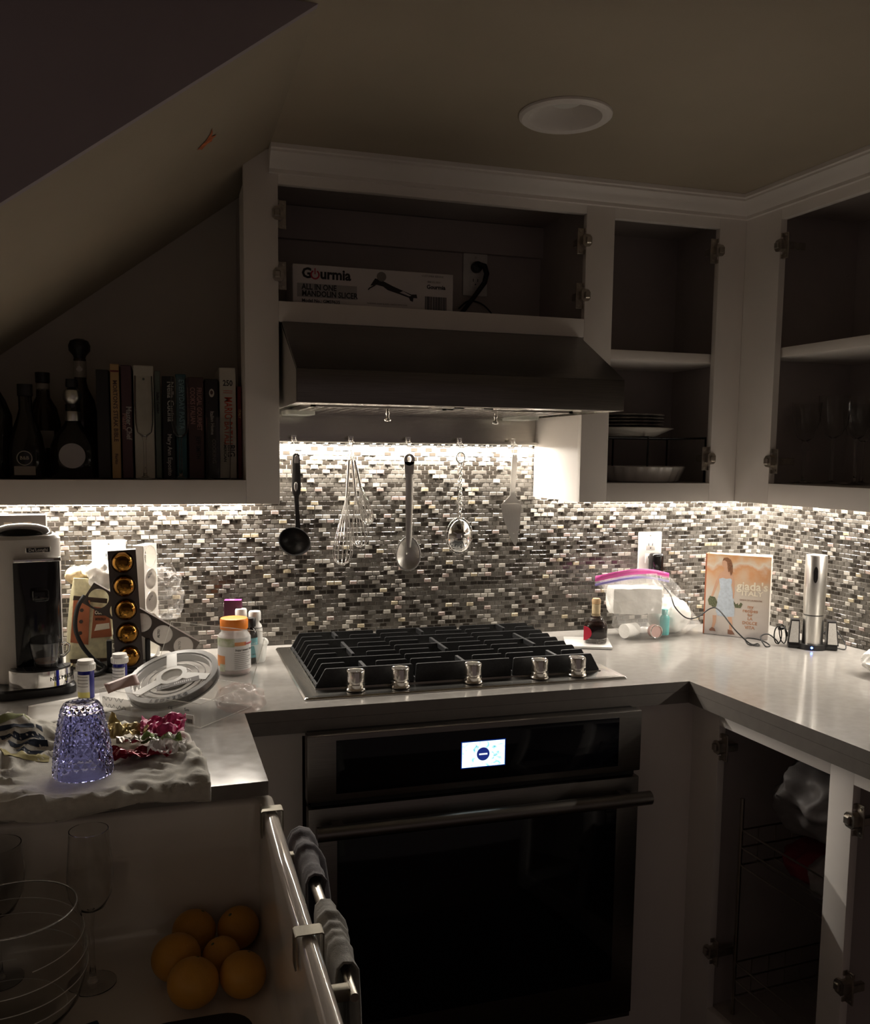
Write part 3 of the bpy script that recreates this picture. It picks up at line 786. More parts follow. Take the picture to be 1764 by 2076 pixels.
inn = [(0.0068 * math.sin(a), 0.262 + 0.010 * math.cos(a)) for a in [2 * PI * k / 22 for k in range(23)]]
# eyelet as a ring of quads: outer outline sampled by angle
oo = []; ii = []
for k in range(24):
    a = 2 * PI * k / 24
    oo.append((0.0155 * math.sin(a), 0.262 + 0.0165 * math.cos(a))); ii.append((0.0062 * math.sin(a), 0.264 + 0.0085 * math.cos(a)))
vs = [(x, y, z) for y in (-.003, .002) for (x, z) in oo] + [(x, y, z) for y in (-.003, .002) for (x, z) in ii]
fs = []
for k in range(24):
    j = (k + 1) % 24
    fs += [(k, j, 48 + j, 48 + k), (24 + k, 72 + k, 72 + j, 24 + j), (k, 24 + k, 24 + j, j), (48 + k, 48 + j, 72 + j, 72 + k)]
mb.add(vs, fs); mb.prism([(-0.0118, 0.215), (0.0118, 0.215), (0.0140, 0.256), (-0.0140, 0.256)], -.003, .002, 'y')
mb.build('grip', 'steel_satin', t)
# twisted spoon
t = thing('serving_spoon', 'polished serving spoon with twisted wire handle hanging under the hood', 'spoon', (0.538, YH, 1.213))
b = bowl_spoon(t, 'bowl', 'chrome', 0, 0.038, 0.050, 0.022, 1)
MB().tube([(0.039 * math.cos(a), 0.001, 0.051 * math.sin(a)) for a in [2 * PI * k / 40 for k in range(40)]], 0.0014, 6, closed=True).build('rim', 'chrome', t, 80)
for ph in (0, PI):
    MB().tube([(0.0035 * math.cos(ph + k * 0.55), 0.0035 * math.sin(ph + k * 0.55), 0.048 + k * 0.0025) for k in range(64)], 0.0026, 6).build('twisted_wire', 'chrome', t, 80)
MB().tube([(0.0125 * math.sin(a), 0, 0.221 + 0.0145 * math.cos(a)) for a in [2 * PI * k / 20 for k in range(20)]], 0.0024, 8, closed=True).build('hanging_ring', 'chrome', t, 80)
# cake server
t = thing('cake_server', 'steel cake server with pointed blade hanging under the hood', 'cake server', (0.699, YH, 1.182))
MB().prism([(0.011, 0.0), (0.016, 0.012), (0.0265, 0.115), (0.024, 0.122), (-0.034, 0.122), (-0.0375, 0.117), (-0.028, 0.075), (-0.004, 0.018), (0.006, 0.002)], -0.0008, 0.0008, 'y').build('blade', 'steel_satin', t)
MB().loft([[(cx - w, -d, z), (cx + w, -d, z), (cx + w, d, z), (cx - w, d, z)] for z, cx, w, d in ((0.1225, -.005, .028, .001), (0.134, -.004, .017, .002), (0.145, -.003, .0075, .003), (0.165, -.002, .007, .0035), (0.25, .001, .008, .0035), (0.262, .001, .006, .003))]).build('handle', 'steel_satin', t)

# ------------------------------------------------------------------ wall outlets
def outlet(label, x, y, z, w, h, loc=(0, 0, 0), duplex=1, m='white_plastic'):
    t = thing('wall_outlet', label, 'outlet', (x, y, z))
    MB().rbox(-w / 2, w / 2, -0.006, 0.0, -h / 2, h / 2, 0.0025).build('cover_plate', m, t)
    for q in (-1, 1):
        if duplex:
            s = MB().rbox(-0.0165, 0.0165, -0.0078, -0.0055, q * 0.0195 - 0.0145, q * 0.0195 + 0.0145, 0.0012).build('socket', m, t)
            mb = MB(); c = q * 0.0195
            mb.box(-0.0075, -0.0055, -0.0081, -0.0077, c, c + 0.008); mb.box(0.0055, 0.0075, -0.0081, -0.0077, c, c + 0.008); mb.lathe([(0, 0), (0.002, 0), (0.002, 0.0003), (0, 0.0003)], 8, T=Matrix.Translation((0, -0.0078, c - 0.007)) @ Matrix.Rotation(PI / 2, 4, 'X'))
            mb.build('slots', 'ink', s, 0)
    MB().lathe([(0, 0), (0.0028, 0), (0.0024, 0.001), (0, 0.0013)], 10, T=Matrix.Translation((0, -0.006, h / 2 - 0.011)) @ Matrix.Rotation(PI / 2, 4, 'X')).build('screw', 'nickel', t)
    return t
outlet('white wall outlet with a black adapter plugged in', 1.170, -0.0045, 1.150, 0.080, 0.124)
outlet('dim white outlet inside the cabinet above the hood', 0.583, -0.0125, 1.943, 0.072, 0.116)
outlet('wide white outlet plate behind the coffee pods', -0.402, -0.0045, 1.152, 0.083, 0.124)
t = thing('power_adapter', 'black power adapter plugged into the right-hand outlet', 'adapter', (1.182, -0.0105, 1.118))
MB().rbox(-0.020, 0.020, -0.034, -0.002, -0.030, 0.030, 0.008, 3).build('body', 'black_gloss', t)
mb = MB(); mb.tube([(0.0, -0.018, -0.030), (0.0, -0.018, -0.044)], [0.005, 0.003], 10); mb.build('cord_grip', 'black_rubber', t)
def cord(name, label, pts, r, m='black_rubber', sub=6, parent=None):
    """smooth cable through the points"""
    P = [Vector(p) for p in pts]; out = []
    for i in range(len(P) - 1):
        p0 = P[max(i - 1, 0)]; p1 = P[i]; p2 = P[i + 1]; p3 = P[min(i + 2, len(P) - 1)]
        for k in range(sub):
            s = k / sub
            out.append(0.5 * ((2 * p1) + (p2 - p0) * s + (2 * p0 - 5 * p1 + 4 * p2 - p3) * s * s + (3 * p1 - p0 - 3 * p2 + p3) * s ** 3))
    out.append(P[-1])
    if parent:                                          # points are given in world space
        pm = Matrix.Translation(parent.location) @ parent.rotation_euler.to_matrix().to_4x4()
        return MB().tube(out, r, 7, T=pm.inverted()).build(name, m, parent, 80)
    o = MB().tube(out, r, 7).build(name, m, None, 80)
    return tag(o, label, 'cord')
pa = t
cord('power_cord', 'thin black cord looping from the adapter past the cookbook', [(1.182, -0.029, 1.075), (1.160, -0.09, 1.068), (1.150, -0.165, 1.043), (1.147, -0.20, 1.010), (1.183, -0.205, 0.978), (1.222, -0.205, 0.980), (1.262, -0.205, 1.003), (1.264, -0.245, 1.004), (1.270, -0.315, 0.960), (1.322, -0.315, 0.918), (1.345, -0.318, 0.917), (1.330, -0.342, 0.917), (1.308, -0.325, 0.919), (1.322, -0.297, 0.930), (1.352, -0.322, 0.928), (1.365, -0.345, 0.917), (1.345, -0.352, 0.917), (1.348, -0.325, 0.938), (1.372, -0.325, 0.945), (1.392, -0.335, 0.930), (1.400, -0.338, 0.918)], 0.0019, parent=pa)
t = thing('cord_bundle', 'looped bundle of black cord standing beside the cookbook', 'cord', (1.410, -0.330, CZ))
for k, (a, w, h) in enumerate(((-0.5, 0.010, 0.050), (0.2, 0.013, 0.055), (0.9, 0.020, 0.048))):
    MB().tube([(w * math.cos(s) * math.cos(a) + 0.010 * k - 0.008 + 0.012 * (1 - math.sin(s)) * k * .5, w * math.cos(s) * math.sin(a), 0.003 + h / 2 + h / 2 * math.sin(s)) for s in [2 * PI * i / 24 for i in range(24)]], 0.0017, 6, closed=True).build('loop', 'black_rubber', t, 80)
MB().tube([(-0.006, 0, 0.046), (0.008, 0, 0.047)], 0.0045, 10).build('tie', 'black_plastic', t)

# ------------------------------------------------------------------ things on the right counter
# bottle on a white tile
t = thing('coaster_tile', 'square white ceramic tile under the small vinegar bottle', 'tile', (0.872, -0.196, CZ), math.radians(-22))
MB().rbox(-0.064, 0.064, -0.064, 0.064, 0.0005, 0.008, 0.002, 2).build('tile_body', 'white_ceramic', t)
tb = thing('vinegar_bottle', 'small glass bottle of dark balsamic with wooden stopper', 'bottle', (0.892, -0.205, CZ + 0.0085), math.radians(-27))
D('balsamic', (0.012, 0.004, 0.003), 0.08)
D('cork', (0.55, 0.36, 0.19), 0.7, var=(60, 0.25))
D('red_label', (0.55, 0.02, 0.05), 0.6); D('kraft_label', (0.55, 0.43, 0.26), 0.7, var=(60, 0.15))
def sqring(w, z, p=3.2, n=28):
    o = []
    for i in range(n):
        a = 2 * PI * i / n; c, s = math.cos(a), math.sin(a)
        k = (abs(c) ** p + abs(s) ** p) ** (-1 / p); o.append((w * k * c, w * k * s, z))
    return o
pf = [(0.029, 0.0), (0.0315, 0.003), (0.0315, 0.012), (0.0325, 0.030), (0.0335, 0.044), (0.030, 0.055), (0.021, 0.066), (0.013, 0.076), (0.0105, 0.086), (0.0105, 0.112)]
MB().loft([sqring(w, z, 4.5 if z < .03 else (3 if z < .05 else 2.1)) for w, z in pf]).build('glass_body', 'glass', tb, 50)
MB().loft([sqring(w, z, 4 if z < .03 else 3) for w, z in ((0.020, 0.012), (0.028, 0.016), (0.0295, 0.030), (0.031, 0.044), (0.028, 0.053), (0.024, 0.0575))]).build('vinegar', 'balsamic', tb, 50)
MB().lathe([(0.0112, 0.074), (0.0118, 0.078), (0.0118, 0.108), (0.0, 0.108)], 24).build('neck_wrap', 'kraft_label', tb)
MB().lathe([(0, 0.1085), (0.0115, 0.1085), (0.0125, 0.112), (0.0125, 0.119), (0.010, 0.1235), (0, 0.124)], 24).build('stopper', 'cork', tb)
MB().prism([(-0.0325, 0.010)] + [(-0.0325 + 0.022 * math.sin(a), 0.030 - 0.020 * math.cos(a)) for a in [PI * k / 12 for k in range(13)]] + [(-0.0325, 0.050)], -0.0352, -0.0338, 'y').build('front_label', 'red_label', tb)
# cookbook
ba = -math.atan2(0.135, 0.13)
bk = thing('cookbook', 'hardcover cookbook with a woman in a pale blue dress standing on the counter', 'book', (1.286, -0.136, CZ), ba)
cm = bpy.data.materials.new('cover_print'); nt, b = nodes_of(cm)
tc = nt.nodes.new('ShaderNodeTexCoord'); sx = nt.nodes.new('ShaderNodeSeparateXYZ'); nt.links.new(tc.outputs['Object'], sx.inputs[0])
nz = nt.nodes.new('ShaderNodeTexNoise'); nz.inputs['Scale'].default_value = 16; nz.inputs['Detail'].default_value = 6; nt.links.new(tc.outputs['Object'], nz.inputs['Vector'])
ma = nt.nodes.new('ShaderNodeMath'); ma.operation = 'MULTIPLY_ADD'; ma.inputs[1].default_value = 0.13; nt.links.new(nz.outputs['Fac'], ma.inputs[0]); nt.links.new(sx.outputs['Z'], ma.inputs[2])
mr = nt.nodes.new('ShaderNodeMapRange'); mr.inputs['From Min'].default_value = 0.05; mr.inputs['From Max'].default_value = 0.33; nt.links.new(ma.outputs[0], mr.inputs['Value'])
rp = nt.nodes.new('ShaderNodeValToRGB'); nt.links.new(mr.outputs[0], rp.inputs[0]); rp.color_ramp.elements[0].position = 0.0; rp.color_ramp.elements[0].color = (0.40, 0.36, 0.36, 1); rp.color_ramp.elements[1].position = 1.0; rp.color_ramp.elements[1].color = (0.55, 0.26, 0.12, 1)
for p_, c_ in ((0.14, (0.60, 0.54, 0.50, 1)), (0.55, (0.64, 0.56, 0.47, 1)), (0.68, (0.66, 0.46, 0.31, 1)), (0.76, (0.66, 0.34, 0.17, 1)), (0.82, (0.72, 0.64, 0.54, 1)), (0.88, (0.70, 0.46, 0.28, 1)), (0.93, (0.68, 0.36, 0.17, 1))):
    e_ = rp.color_ramp.elements.new(p_); e_.color = c_
nt.links.new(rp.outputs[0], b.inputs['Base Color']); b.inputs['Roughness'].default_value = 0.35
M['cover_print'] = cm
BW, BH = 0.186, 0.243
MB().box(0.004, BW, -0.003, 0.0, 0.001, BH).build('front_cover', 'cover_print', bk, 0)
D('cover_red', (0.42, 0.13, 0.06), 0.5); D('dress_blue', (0.50, 0.56, 0.63), 0.6, var=(120, 0.12)); D('skin_print', (0.62, 0.37, 0.25), 0.6); D('hair_print', (0.22, 0.10, 0.05), 0.6, var=(200, 0.4)); D('leaf_print', (0.12, 0.13, 0.07), 0.7, var=(300, 0.6)); D('letter_cream', (0.85, 0.77, 0.62), 0.6); D('letter_brown', (0.30, 0.17, 0.12), 0.6); D('letter_rust', (0.50, 0.24, 0.13), 0.6); D('shoe_print', (0.25, 0.12, 0.08), 0.6)
MB().box(0.0, 0.004, -0.003, 0.026, 0.001, BH).build('spine', 'cover_red', bk, 0)
MB().box(0.004, BW + 0.003, 0.024, 0.026, 0.001, BH + 0.001, T=Matrix.Rotation(math.radians(12), 4, 'Z')).build('back_cover', 'paper', bk, 0)
for k in range(5):
    MB().box(0.005, BW - 0.004, 0.001 + 0.004 * k, 0.004 + 0.004 * k, 0.004, BH - 0.003, T=Matrix.Rotation(math.radians(2.6 * k), 4, 'Z')).build('page_block', 'paper', bk, 0)
fc = [o for o in bk.children if o.name.startswith('front_cover')][0]
def pr_(name, pts, m, d=0.0004):
    MB().prism([(x * BW, z * BH) for x, z in pts], -0.003 - d, -0.0028, 'y').build(name, m, fc, 0)
pr_('printed_dress', [(0.22, 0.70), (0.28, 0.715), (0.33, 0.705), (0.40, 0.715), (0.43, 0.69), (0.41, 0.63), (0.43, 0.57), (0.46, 0.46), (0.48, 0.33), (0.475, 0.25), (0.36, 0.235), (0.22, 0.245), (0.19, 0.30), (0.21, 0.45), (0.245, 0.57), (0.235, 0.63)], 'dress_blue')
pr_('printed_neck', [(0.23, 0.70), (0.22, 0.76), (0.29, 0.80), (0.295, 0.85), (0.345, 0.85), (0.355, 0.80), (0.42, 0.775), (0.44, 0.72), (0.40, 0.715), (0.33, 0.705), (0.28, 0.715)], 'skin_print', 0.0003)
pr_('printed_arm', [(0.22, 0.755), (0.17, 0.66), (0.13, 0.54), (0.10, 0.46), (0.12, 0.44), (0.16, 0.52), (0.205, 0.63), (0.235, 0.70)], 'skin_print', 0.0003)
pr_('printed_arm', [(0.43, 0.75), (0.46, 0.65), (0.47, 0.56), (0.46, 0.47), (0.445, 0.47), (0.445, 0.56), (0.425, 0.64), (0.42, 0.70)], 'skin_print', 0.0005)
pr_('printed_face', [(0.255, 0.90), (0.265, 0.935), (0.31, 0.945), (0.34, 0.92), (0.34, 0.86), (0.31, 0.835), (0.275, 0.845), (0.26, 0.875)], 'skin_print', 0.0005)
pr_('printed_hair', [(0.265, 0.925), (0.28, 0.96), (0.335, 0.968), (0.39, 0.94), (0.42, 0.87), (0.425, 0.79), (0.40, 0.745), (0.385, 0.80), (0.36, 0.79), (0.345, 0.85), (0.335, 0.91), (0.30, 0.93)], 'hair_print', 0.0007)
pr_('printed_leg', [(0.145, 0.245), (0.205, 0.245), (0.20, 0.16), (0.17, 0.085), (0.135, 0.085), (0.15, 0.16)], 'skin_print')
pr_('printed_leg', [(0.38, 0.24), (0.44, 0.24), (0.46, 0.15), (0.45, 0.065), (0.41, 0.065), (0.41, 0.15)], 'skin_print')
pr_('printed_shoe', [(0.10, 0.065), (0.14, 0.095), (0.185, 0.08), (0.20, 0.045), (0.16, 0.05), (0.11, 0.045)], 'shoe_print', 0.0006)
pr_('printed_shoe', [(0.39, 0.085), (0.46, 0.075), (0.50, 0.03), (0.44, 0.025), (0.39, 0.03)], 'shoe_print', 0.0006)
pr_('printed_flowers', [(0.06, 0.43), (0.09, 0.48), (0.17, 0.47), (0.21, 0.41), (0.19, 0.35), (0.15, 0.33), (0.12, 0.36), (0.08, 0.37)], 'leaf_print', 0.0008)
pr_('printed_leaves', [(0.46, 0.44), (0.50, 0.40), (0.52, 0.42), (0.54, 0.39), (0.57, 0.43), (0.60, 0.41), (0.57, 0.36), (0.49, 0.36), (0.47, 0.40)], 'leaf_print', 0.0008)
def ct_(s, size, x, z, m, **k): text('lettering', s, size, m, fc, FR(x * BW, -0.0034, z * BH), **k)
ct_("giada's", 0.034, 0.735, 0.63, 'letter_cream', bold=0.0007, wide=1.0)
ct_('ITALY', 0.020, 0.735, 0.545, 'letter_cream', bold=0.0004, wide=1.15)
ct_('GIADA DE LAURENTIIS', 0.0062, 0.72, 0.462, 'letter_brown')
for s, z, sz in (('my', 0.385, 0.014), ('recipes', 0.335, 0.015), ('for', 0.285, 0.012), ('LA', 0.238, 0.012), ('DOLCE', 0.185, 0.013), ('VITA', 0.130, 0.013)): ct_(s, sz, 0.72, z, 'letter_rust', bold=0.0002)
# wine opener on its charger
wo = thing('wine_opener', 'brushed steel electric wine opener standing on a black charger', 'wine opener', (1.468, -0.392, CZ), math.radians(-34))
ba_ = MB(); ba_.prism([(0.040 * math.cos(a), 0.040 * math.sin(a)) for a in [2 * PI * k / 28 for k in range(28)]], 0.0008, 0.015); ba_.rbox(-0.064, 0.064, -0.020, 0.022, 0.0008, 0.014, 0.002)
ba_ = ba_.build('charger_base', 'black_plastic', wo)
D('speaker_grey', (0.36, 0.34, 0.31), 0.5, var=(400, 0.15)); D('blue_led', (0.0, 0.02, 0.3), 0.3, emit=(0.05, 0.16, 1.0), es=30)
for s in (-1, 1):
    mb = MB(); mb.loft([[(s * (0.034), -0.024, 0.0142), (s * 0.066, -0.024, 0.0142), (s * 0.066, 0.022, 0.0142), (s * 0.034, 0.022, 0.0142)], [(s * 0.036, -0.014, 0.080), (s * 0.058, -0.014, 0.080), (s * 0.058, 0.016, 0.080), (s * 0.036, 0.016, 0.080)]])
    w_ = mb.build('cutter_holder', 'black_plastic', wo)
    m2 = MB(); m2.loft([[(s * 0.0375, -0.0252, 0.018), (s * 0.0625, -0.0252, 0.018), (s * 0.0625, -0.0238, 0.018), (s * 0.0375, -0.0238, 0.018)], [(s * 0.0385, -0.0160, 0.076), (s * 0.0565, -0.0160, 0.076), (s * 0.0565, -0.0148, 0.076), (s * 0.0385, -0.0148, 0.076)]])
    m2.build('grey_face', 'speaker_grey', w_)
MB().lathe([(0.0275, 0.0152), (0.0275, 0.094), (0, 0.094)], 40).build('lower_sleeve', 'steel_satin', wo)
MB().lathe([(0.0262, 0.0942), (0.0262, 0.0968), (0, 0.0968)], 40).build('seam_ring', 'black_plastic', wo)
up = MB().lathe([(0, 0.097), (0.0275, 0.097), (0.0292, 0.16), (0.0292, 0.258), (0.027, 0.263), (0.0, 0.263)], 40).build('motor_body', 'steel_satin', wo)
Tb = Matrix.Rotation(math.radians(-6), 4, 'Z') @ Matrix.Translation((0, -0.0288, 0.210)) @ Matrix.Rotation(PI / 2, 4, 'X')
MB().loft([[(x, y, z) for x, y in [(0.0058 * math.cos(a), 0.0165 * math.sin(a) + (0.006 if math.sin(a) > 0 else -0.006)) for a in [2 * PI * k / 20 for k in range(20)]]] for z in (-0.004, 0.0012)], T=Tb).build('button', 'black_gloss', up)
MB().lathe([(0, 0), (0.003, 0), (0.0025, 0.002), (0, 0.003)], 12, T=Matrix.Rotation(math.radians(-6), 4, 'Z') @ Matrix.Translation((0, -0.040, 0.008)) @ Matrix.Rotation(PI / 2, 4, 'X')).build('power_light', 'blue_led', ba_)
cord('power_cord', 'short black cord curling behind the wine opener', [(1.497, -0.372, 0.930), (1.535, -0.385, 0.968), (1.548, -0.40, 0.955), (1.552, -0.425, 0.928), (1.538, -0.440, 0.917), (1.527, -0.422, 0.917)], 0.0016, parent=wo)
# zip bag with its contents
D('zip_pink', (0.75, 0.10, 0.42), 0.35, alpha=0.8); D('zip_violet', (0.30, 0.25, 0.60), 0.35, alpha=0.7); D('teal', (0.02, 0.42, 0.42), 0.25, spec=0.6); D('bag_film', (0.85, 0.83, 0.80), 0.10, alpha=0.22, spec=1.0, bump=(30, 0.6, 0.006)); D('rose', (0.62, 0.42, 0.38), 0.4)
zb_ = thing('zip_bag', 'clear zip bag with pink seal stuffed with paper and small bottles', 'bag', (1.115, -0.105, CZ))
mb = MB(); rings = []
secs = [(-0.002, 0.000, 0.02, 0.02), (0.004, 0.02, 0.105, 0.060), (0.03, 0.03, 0.138, 0.075), (0.065, 0.015, 0.130, 0.072), (0.10, -0.015, 0.115, 0.055), (0.135, -0.045, 0.105, 0.035), (0.16, -0.065, 0.095, 0.015), (0.185, -0.080, 0.100, 0.002)]
for z, cx, rx, ry in secs:
    rg = []
    for i in range(40):
        a = 2 * PI * i / 40; k = 1 + 0.16 * noise.noise(Vector((math.cos(a) * 2.2, math.sin(a) * 2.2, z * 28))) + 0.05 * noise.noise(Vector((math.cos(a) * 7, math.sin(a) * 7, z * 70)))
        rg.append((cx + rx * k * math.cos(a), -0.005 + ry * k * math.sin(a) - 0.1 * max(0, z - .1), max(0.0006, z - 0.10 * max(0, cx + rx * math.cos(a) - 0.02) * (z > .1))))
    rings.append(rg)
mb.loft(rings, True, True, False); mb.build('film', 'bag_film', zb_, 70)
def zipstrip(name, m, z0, z1, off):
    MB().grid(lambda u, v: (-0.185 + 0.25 * u, -0.012 + off - 0.012 * math.sin(u * 5), z0 + (z1 - z0) * v + 0.022 * math.sin(PI * u * 0.9) - 0.006 * u), 14, 3).build(name, m, zb_, 60, solid=0.001)
zipstrip('zip_seal', 'zip_pink', 0.166, 0.182, -0.002); zipstrip('zip_track', 'zip_violet', 0.153, 0.160, -0.003)
MB().grid(lambda u, v: (-0.185 + 0.25 * u + 0.05 * (1 - v), -0.010 - 0.03 * (1 - v), 0.11 + 0.055 * v + 0.022 * math.sin(PI * u * 0.9) * v), 12, 6).build('bag_neck', 'zip_violet' if False else 'bag_film', zb_, 60)
tp = thing('tissue_pack', 'stack of white paper napkins inside the zip bag', 'napkins', (1.075, -0.105, CZ + 0.066), math.radians(-12))
bm_ = bmesh.new(); bmesh.ops.create_cube(bm_, size=1); bmesh.ops.subdivide_edges(bm_, edges=bm_.edges, cuts=9, use_grid_fill=True)
for v in bm_.verts:
    q = Vector((v.co.x * 0.150, v.co.y * 0.080, v.co.z * 0.078)); ln = max(abs(v.co.x), abs(v.co.y), abs(v.co.z))
    sph = v.co.normalized(); f_ = 0.82 + 0.18 * (0.5 / max(abs(v.co.x) ** 6 + abs(v.co.y) ** 6 + abs(v.co.z) ** 6, 1e-6) ** (1 / 6))
    k = 1 - 0.30 * max(0, (v.co.length - 0.62)) ; w = noise.noise(q * 34) * 0.004 + noise.noise(q * 80) * 0.0015
    v.co = q * k + sph * w + Vector((-0.010, -0.005, 0.041))
MB().bm(bm_).build('napkin_block', 'tissue', tp, 60)
o = MB().blob((0, 0, 0.052), (0.062, 0.045, 0.052), 0.22, 26, 3, 4, True, floor=0.004).build('paper_wad', 'tissue', None, 60); o.location = (1.190, -0.100, CZ); tag(o, 'crumpled white tissue at the right end of the zip bag', 'paper')
t = thing('small_bottle', 'teal plastic travel bottle inside the zip bag', 'bottle', (1.140, -0.158, CZ + 0.008), 0)
MB().lathe([(0, 0), (0.013, 0), (0.014, 0.004), (0.014, 0.05), (0.010, 0.057), (0.008, 0.06), (0, 0.06)], 20).build('body', 'teal', t)
MB().lathe([(0.009, 0.0603), (0.0095, 0.062), (0.0095, 0.076), (0, 0.077)], 20).build('cap', 'teal', t)
t = thing('paper_roll', 'small white roll lying at the front of the zip bag', 'roll', (1.030, -0.150, CZ + 0.024), math.radians(20))
MB().tube([(-0.024, 0, 0), (0.024, 0, 0)], 0.021, 22).build('roll_body', 'tissue', t)
t = thing('pill_box', 'round rose-tinted jar with metal rim inside the zip bag', 'jar', (1.097, -0.168, CZ + 0.024))
MB().lathe([(0, 0), (0.019, 0), (0.019, 0.018), (0, 0.018)], 24, T=Matrix.Rotation(PI / 2, 4, 'X')).build('body', 'rose', t)
MB().tube([(0.0185 * math.cos(a), -0.019, 0.0185 * math.sin(a)) for a in [2 * PI * k / 24 for k in range(24)]], 0.0016, 6, closed=True).build('rim', 'chrome', t, 80)
# cloth at the right edge
o = MB().blob((0, 0, 0.034), (0.075, 0.06, 0.036), 0.35, 22, 9, 5, True, floor=0.001).build('kitchen_cloth', 'tissue', None, 60); o.location = (1.452, -0.715, CZ); tag(o, 'crumpled white cloth at the right end of the counter', 'cloth')

# ------------------------------------------------------------------ inside the cabinet above the hood
sb = thing('slicer_box', 'white cardboard slicer box lying in the cabinet above the hood', 'box', (0.040, -0.262, 1.7892))
D('carton', (0.70, 0.66, 0.66), 0.6, var=(20, 0.03)); D('carton_grey', (0.38, 0.36, 0.36), 0.6); D('print_red', (0.55, 0.03, 0.06), 0.6)
MB().rbox(0, 0.400, 0, 0.13, 0, 0.100, 0.0012, 1).build('carton', 'carton', sb)
def st(s, size, x, z, m='ink', **k): text('lettering', s, size, m, sb, FR(x, -0.0004, z), align='LEFT', **k)
MB().box(0.010, 0.155, -0.0005, 0.0, 0.024, 0.056).build('grey_panel', 'carton_grey', sb, 0)
st('G', 0.033, 0.021, 0.079, bold=0.0012); st('urmia', 0.033, 0.065, 0.079, bold=0.0012, wide=0.98)
MB().tube([(0.053 + 0.0095 * math.sin(a), -0.0006, 0.077 + 0.0095 * math.cos(a)) for a in [0.5 + (2 * PI - 1.0) * k / 20 for k in range(21)]], 0.0018, 5).build('power_logo', 'print_red', sb, 0)
MB().box(0.0518, 0.0542, -0.0008, 0.0, 0.078, 0.092).build('power_logo', 'print_red', sb, 0)
st('ALL IN ONE', 0.0185, 0.021, 0.0475, bold=0.0005, wide=0.85); st('MANDOLIN SLICER', 0.0185, 0.021, 0.032, bold=0.0005, wide=0.85)
st('Model No.: GMS9635', 0.0105, 0.021, 0.0155, bold=0.0002)
D('print_dark', (0.035, 0.028, 0.028), 0.6)
def sp_(pts, m='print_dark', d=0.0006): MB().prism(pts, -d, 0.0, 'y').build('printed_slicer', m, sb, 0)
sp_([(0.188, 0.060), (0.200, 0.078), (0.215, 0.075), (0.245, 0.062), (0.292, 0.045), (0.305, 0.046), (0.307, 0.037), (0.297, 0.037), (0.296, 0.028), (0.289, 0.030), (0.286, 0.037), (0.262, 0.044), (0.232, 0.052), (0.220, 0.060), (0.205, 0.063)])
sp_([(0.205 + 0.011 + 0.012 * math.cos(a), 0.083 + 0.0115 * math.sin(a)) for a in [2 * PI * k / 16 for k in range(16)]], 'ink_grey', 0.0008)
sp_([(0.262, 0.048), (0.286, 0.0405), (0.292, 0.042), (0.270, 0.052)], 'carton', 0.001)
MB().tube([(0.200, -0.001, 0.062), (0.186, -0.001, 0.054), (0.183, -0.001, 0.050)], 0.0015, 5).build('printed_leg', 'print_dark', sb, 0)
st('CUSTOMER SERVICE', 0.0062, 0.318, 0.092, 'ink_grey'); st('888.552.0033', 0.0062, 0.333, 0.078, 'ink_grey'); st('Gourmia', 0.0135, 0.331, 0.066, bold=0.0004)
mb = MB(); x = 0.327; rg = random.Random(3)
while x < 0.382:
    w = rg.choice((0.0009, 0.0016, 0.0024)); mb.box(x, x + w, -0.0005, 0, 0.010, 0.043); x += w + rg.choice((0.0009, 0.0015))
tag(mb.build('barcode', 'ink', sb, 0), kind='stuff')
st('WARNING: SHARP BLADES, HANDLE WITH CARE', 0.0046, 0.180, 0.018, 'ink_grey')
t = thing('hood_plug', 'black plug with thick cord in the outlet above the hood', 'plug', (0.583, -0.0205, 1.962))
MB().lathe([(0, 0.0), (0.015, 0.0), (0.016, 0.008), (0.014, 0.020), (0, 0.023)], 20, T=Matrix.Rotation(PI / 2, 4, 'X')).build('plug_body', 'black_plastic', t)
MB().tube([(0.004, -0.02, 0.004), (0.016, -0.028, 0.0), (0.022, -0.03, -0.020), (0.016, -0.03, -0.045), (-0.010, -0.03, -0.080), (-0.045, -0.03, -0.125), (-0.085, -0.03, -0.160)], [0.008, 0.008, 0.0075, 0.007, 0.0065, 0.006, 0.006], 10).build('plug_cord', 'black_rubber', t, 80)
cord('wire', 'thin dark wire curving across the back of the cabinet above the hood', [(0.53, -0.035, 1.845), (0.56, -0.030, 1.868), (0.60, -0.030, 1.862), (0.635, -0.030, 1.830), (0.65, -0.030, 1.792)], 0.0022)

# ------------------------------------------------------------------ inside the corner cabinet
t = thing('wire_rack', 'black wire shelf rack inside the corner cabinet', 'rack', (1.02, -0.16, 1.3718))
mb = MB()
for y in [-0.10 + 0.025 * k for k in range(9)]: mb.tube([(-0.20, y, 0.122), (0.165, y, 0.122)], 0.0016, 6)
mb.build('wire_deck', 'black_plastic', t, 60)
for x in (-0.20, -0.015, 0.165):
    MB().tube([(x, -0.10, 0.0015), (x, -0.10, 0.124), (x, 0.10, 0.124), (x, 0.10, 0.0015)], 0.003, 8).build('leg_frame', 'black_plastic', t, 60)
D('plate_white', (0.70, 0.66, 0.60), 0.2); D('plate_pattern', (0.45, 0.41, 0.38), 0.3, var=(45, 0.8, (0.75, 0.7, 0.65)), stretch=(1, 1, 6))
def plate(r, z, m, label, h=0.012):
    o = MB().lathe([(0, 0), (r * .55, 0), (r * .6, 0.002), (r * .95, h - .001), (r, h), (r * .98, h + 0.002), (r * .62, 0.0055), (0, 0.004)], 40).build('plate', m, None, 40)
    o.location = (1.0, -0.165, z); tag(o, label, 'plate', 'plates on the wire rack')
plate(0.122, 1.4980, 'plate_white', 'wide cream plate at the bottom of the stack on the rack', 0.022)
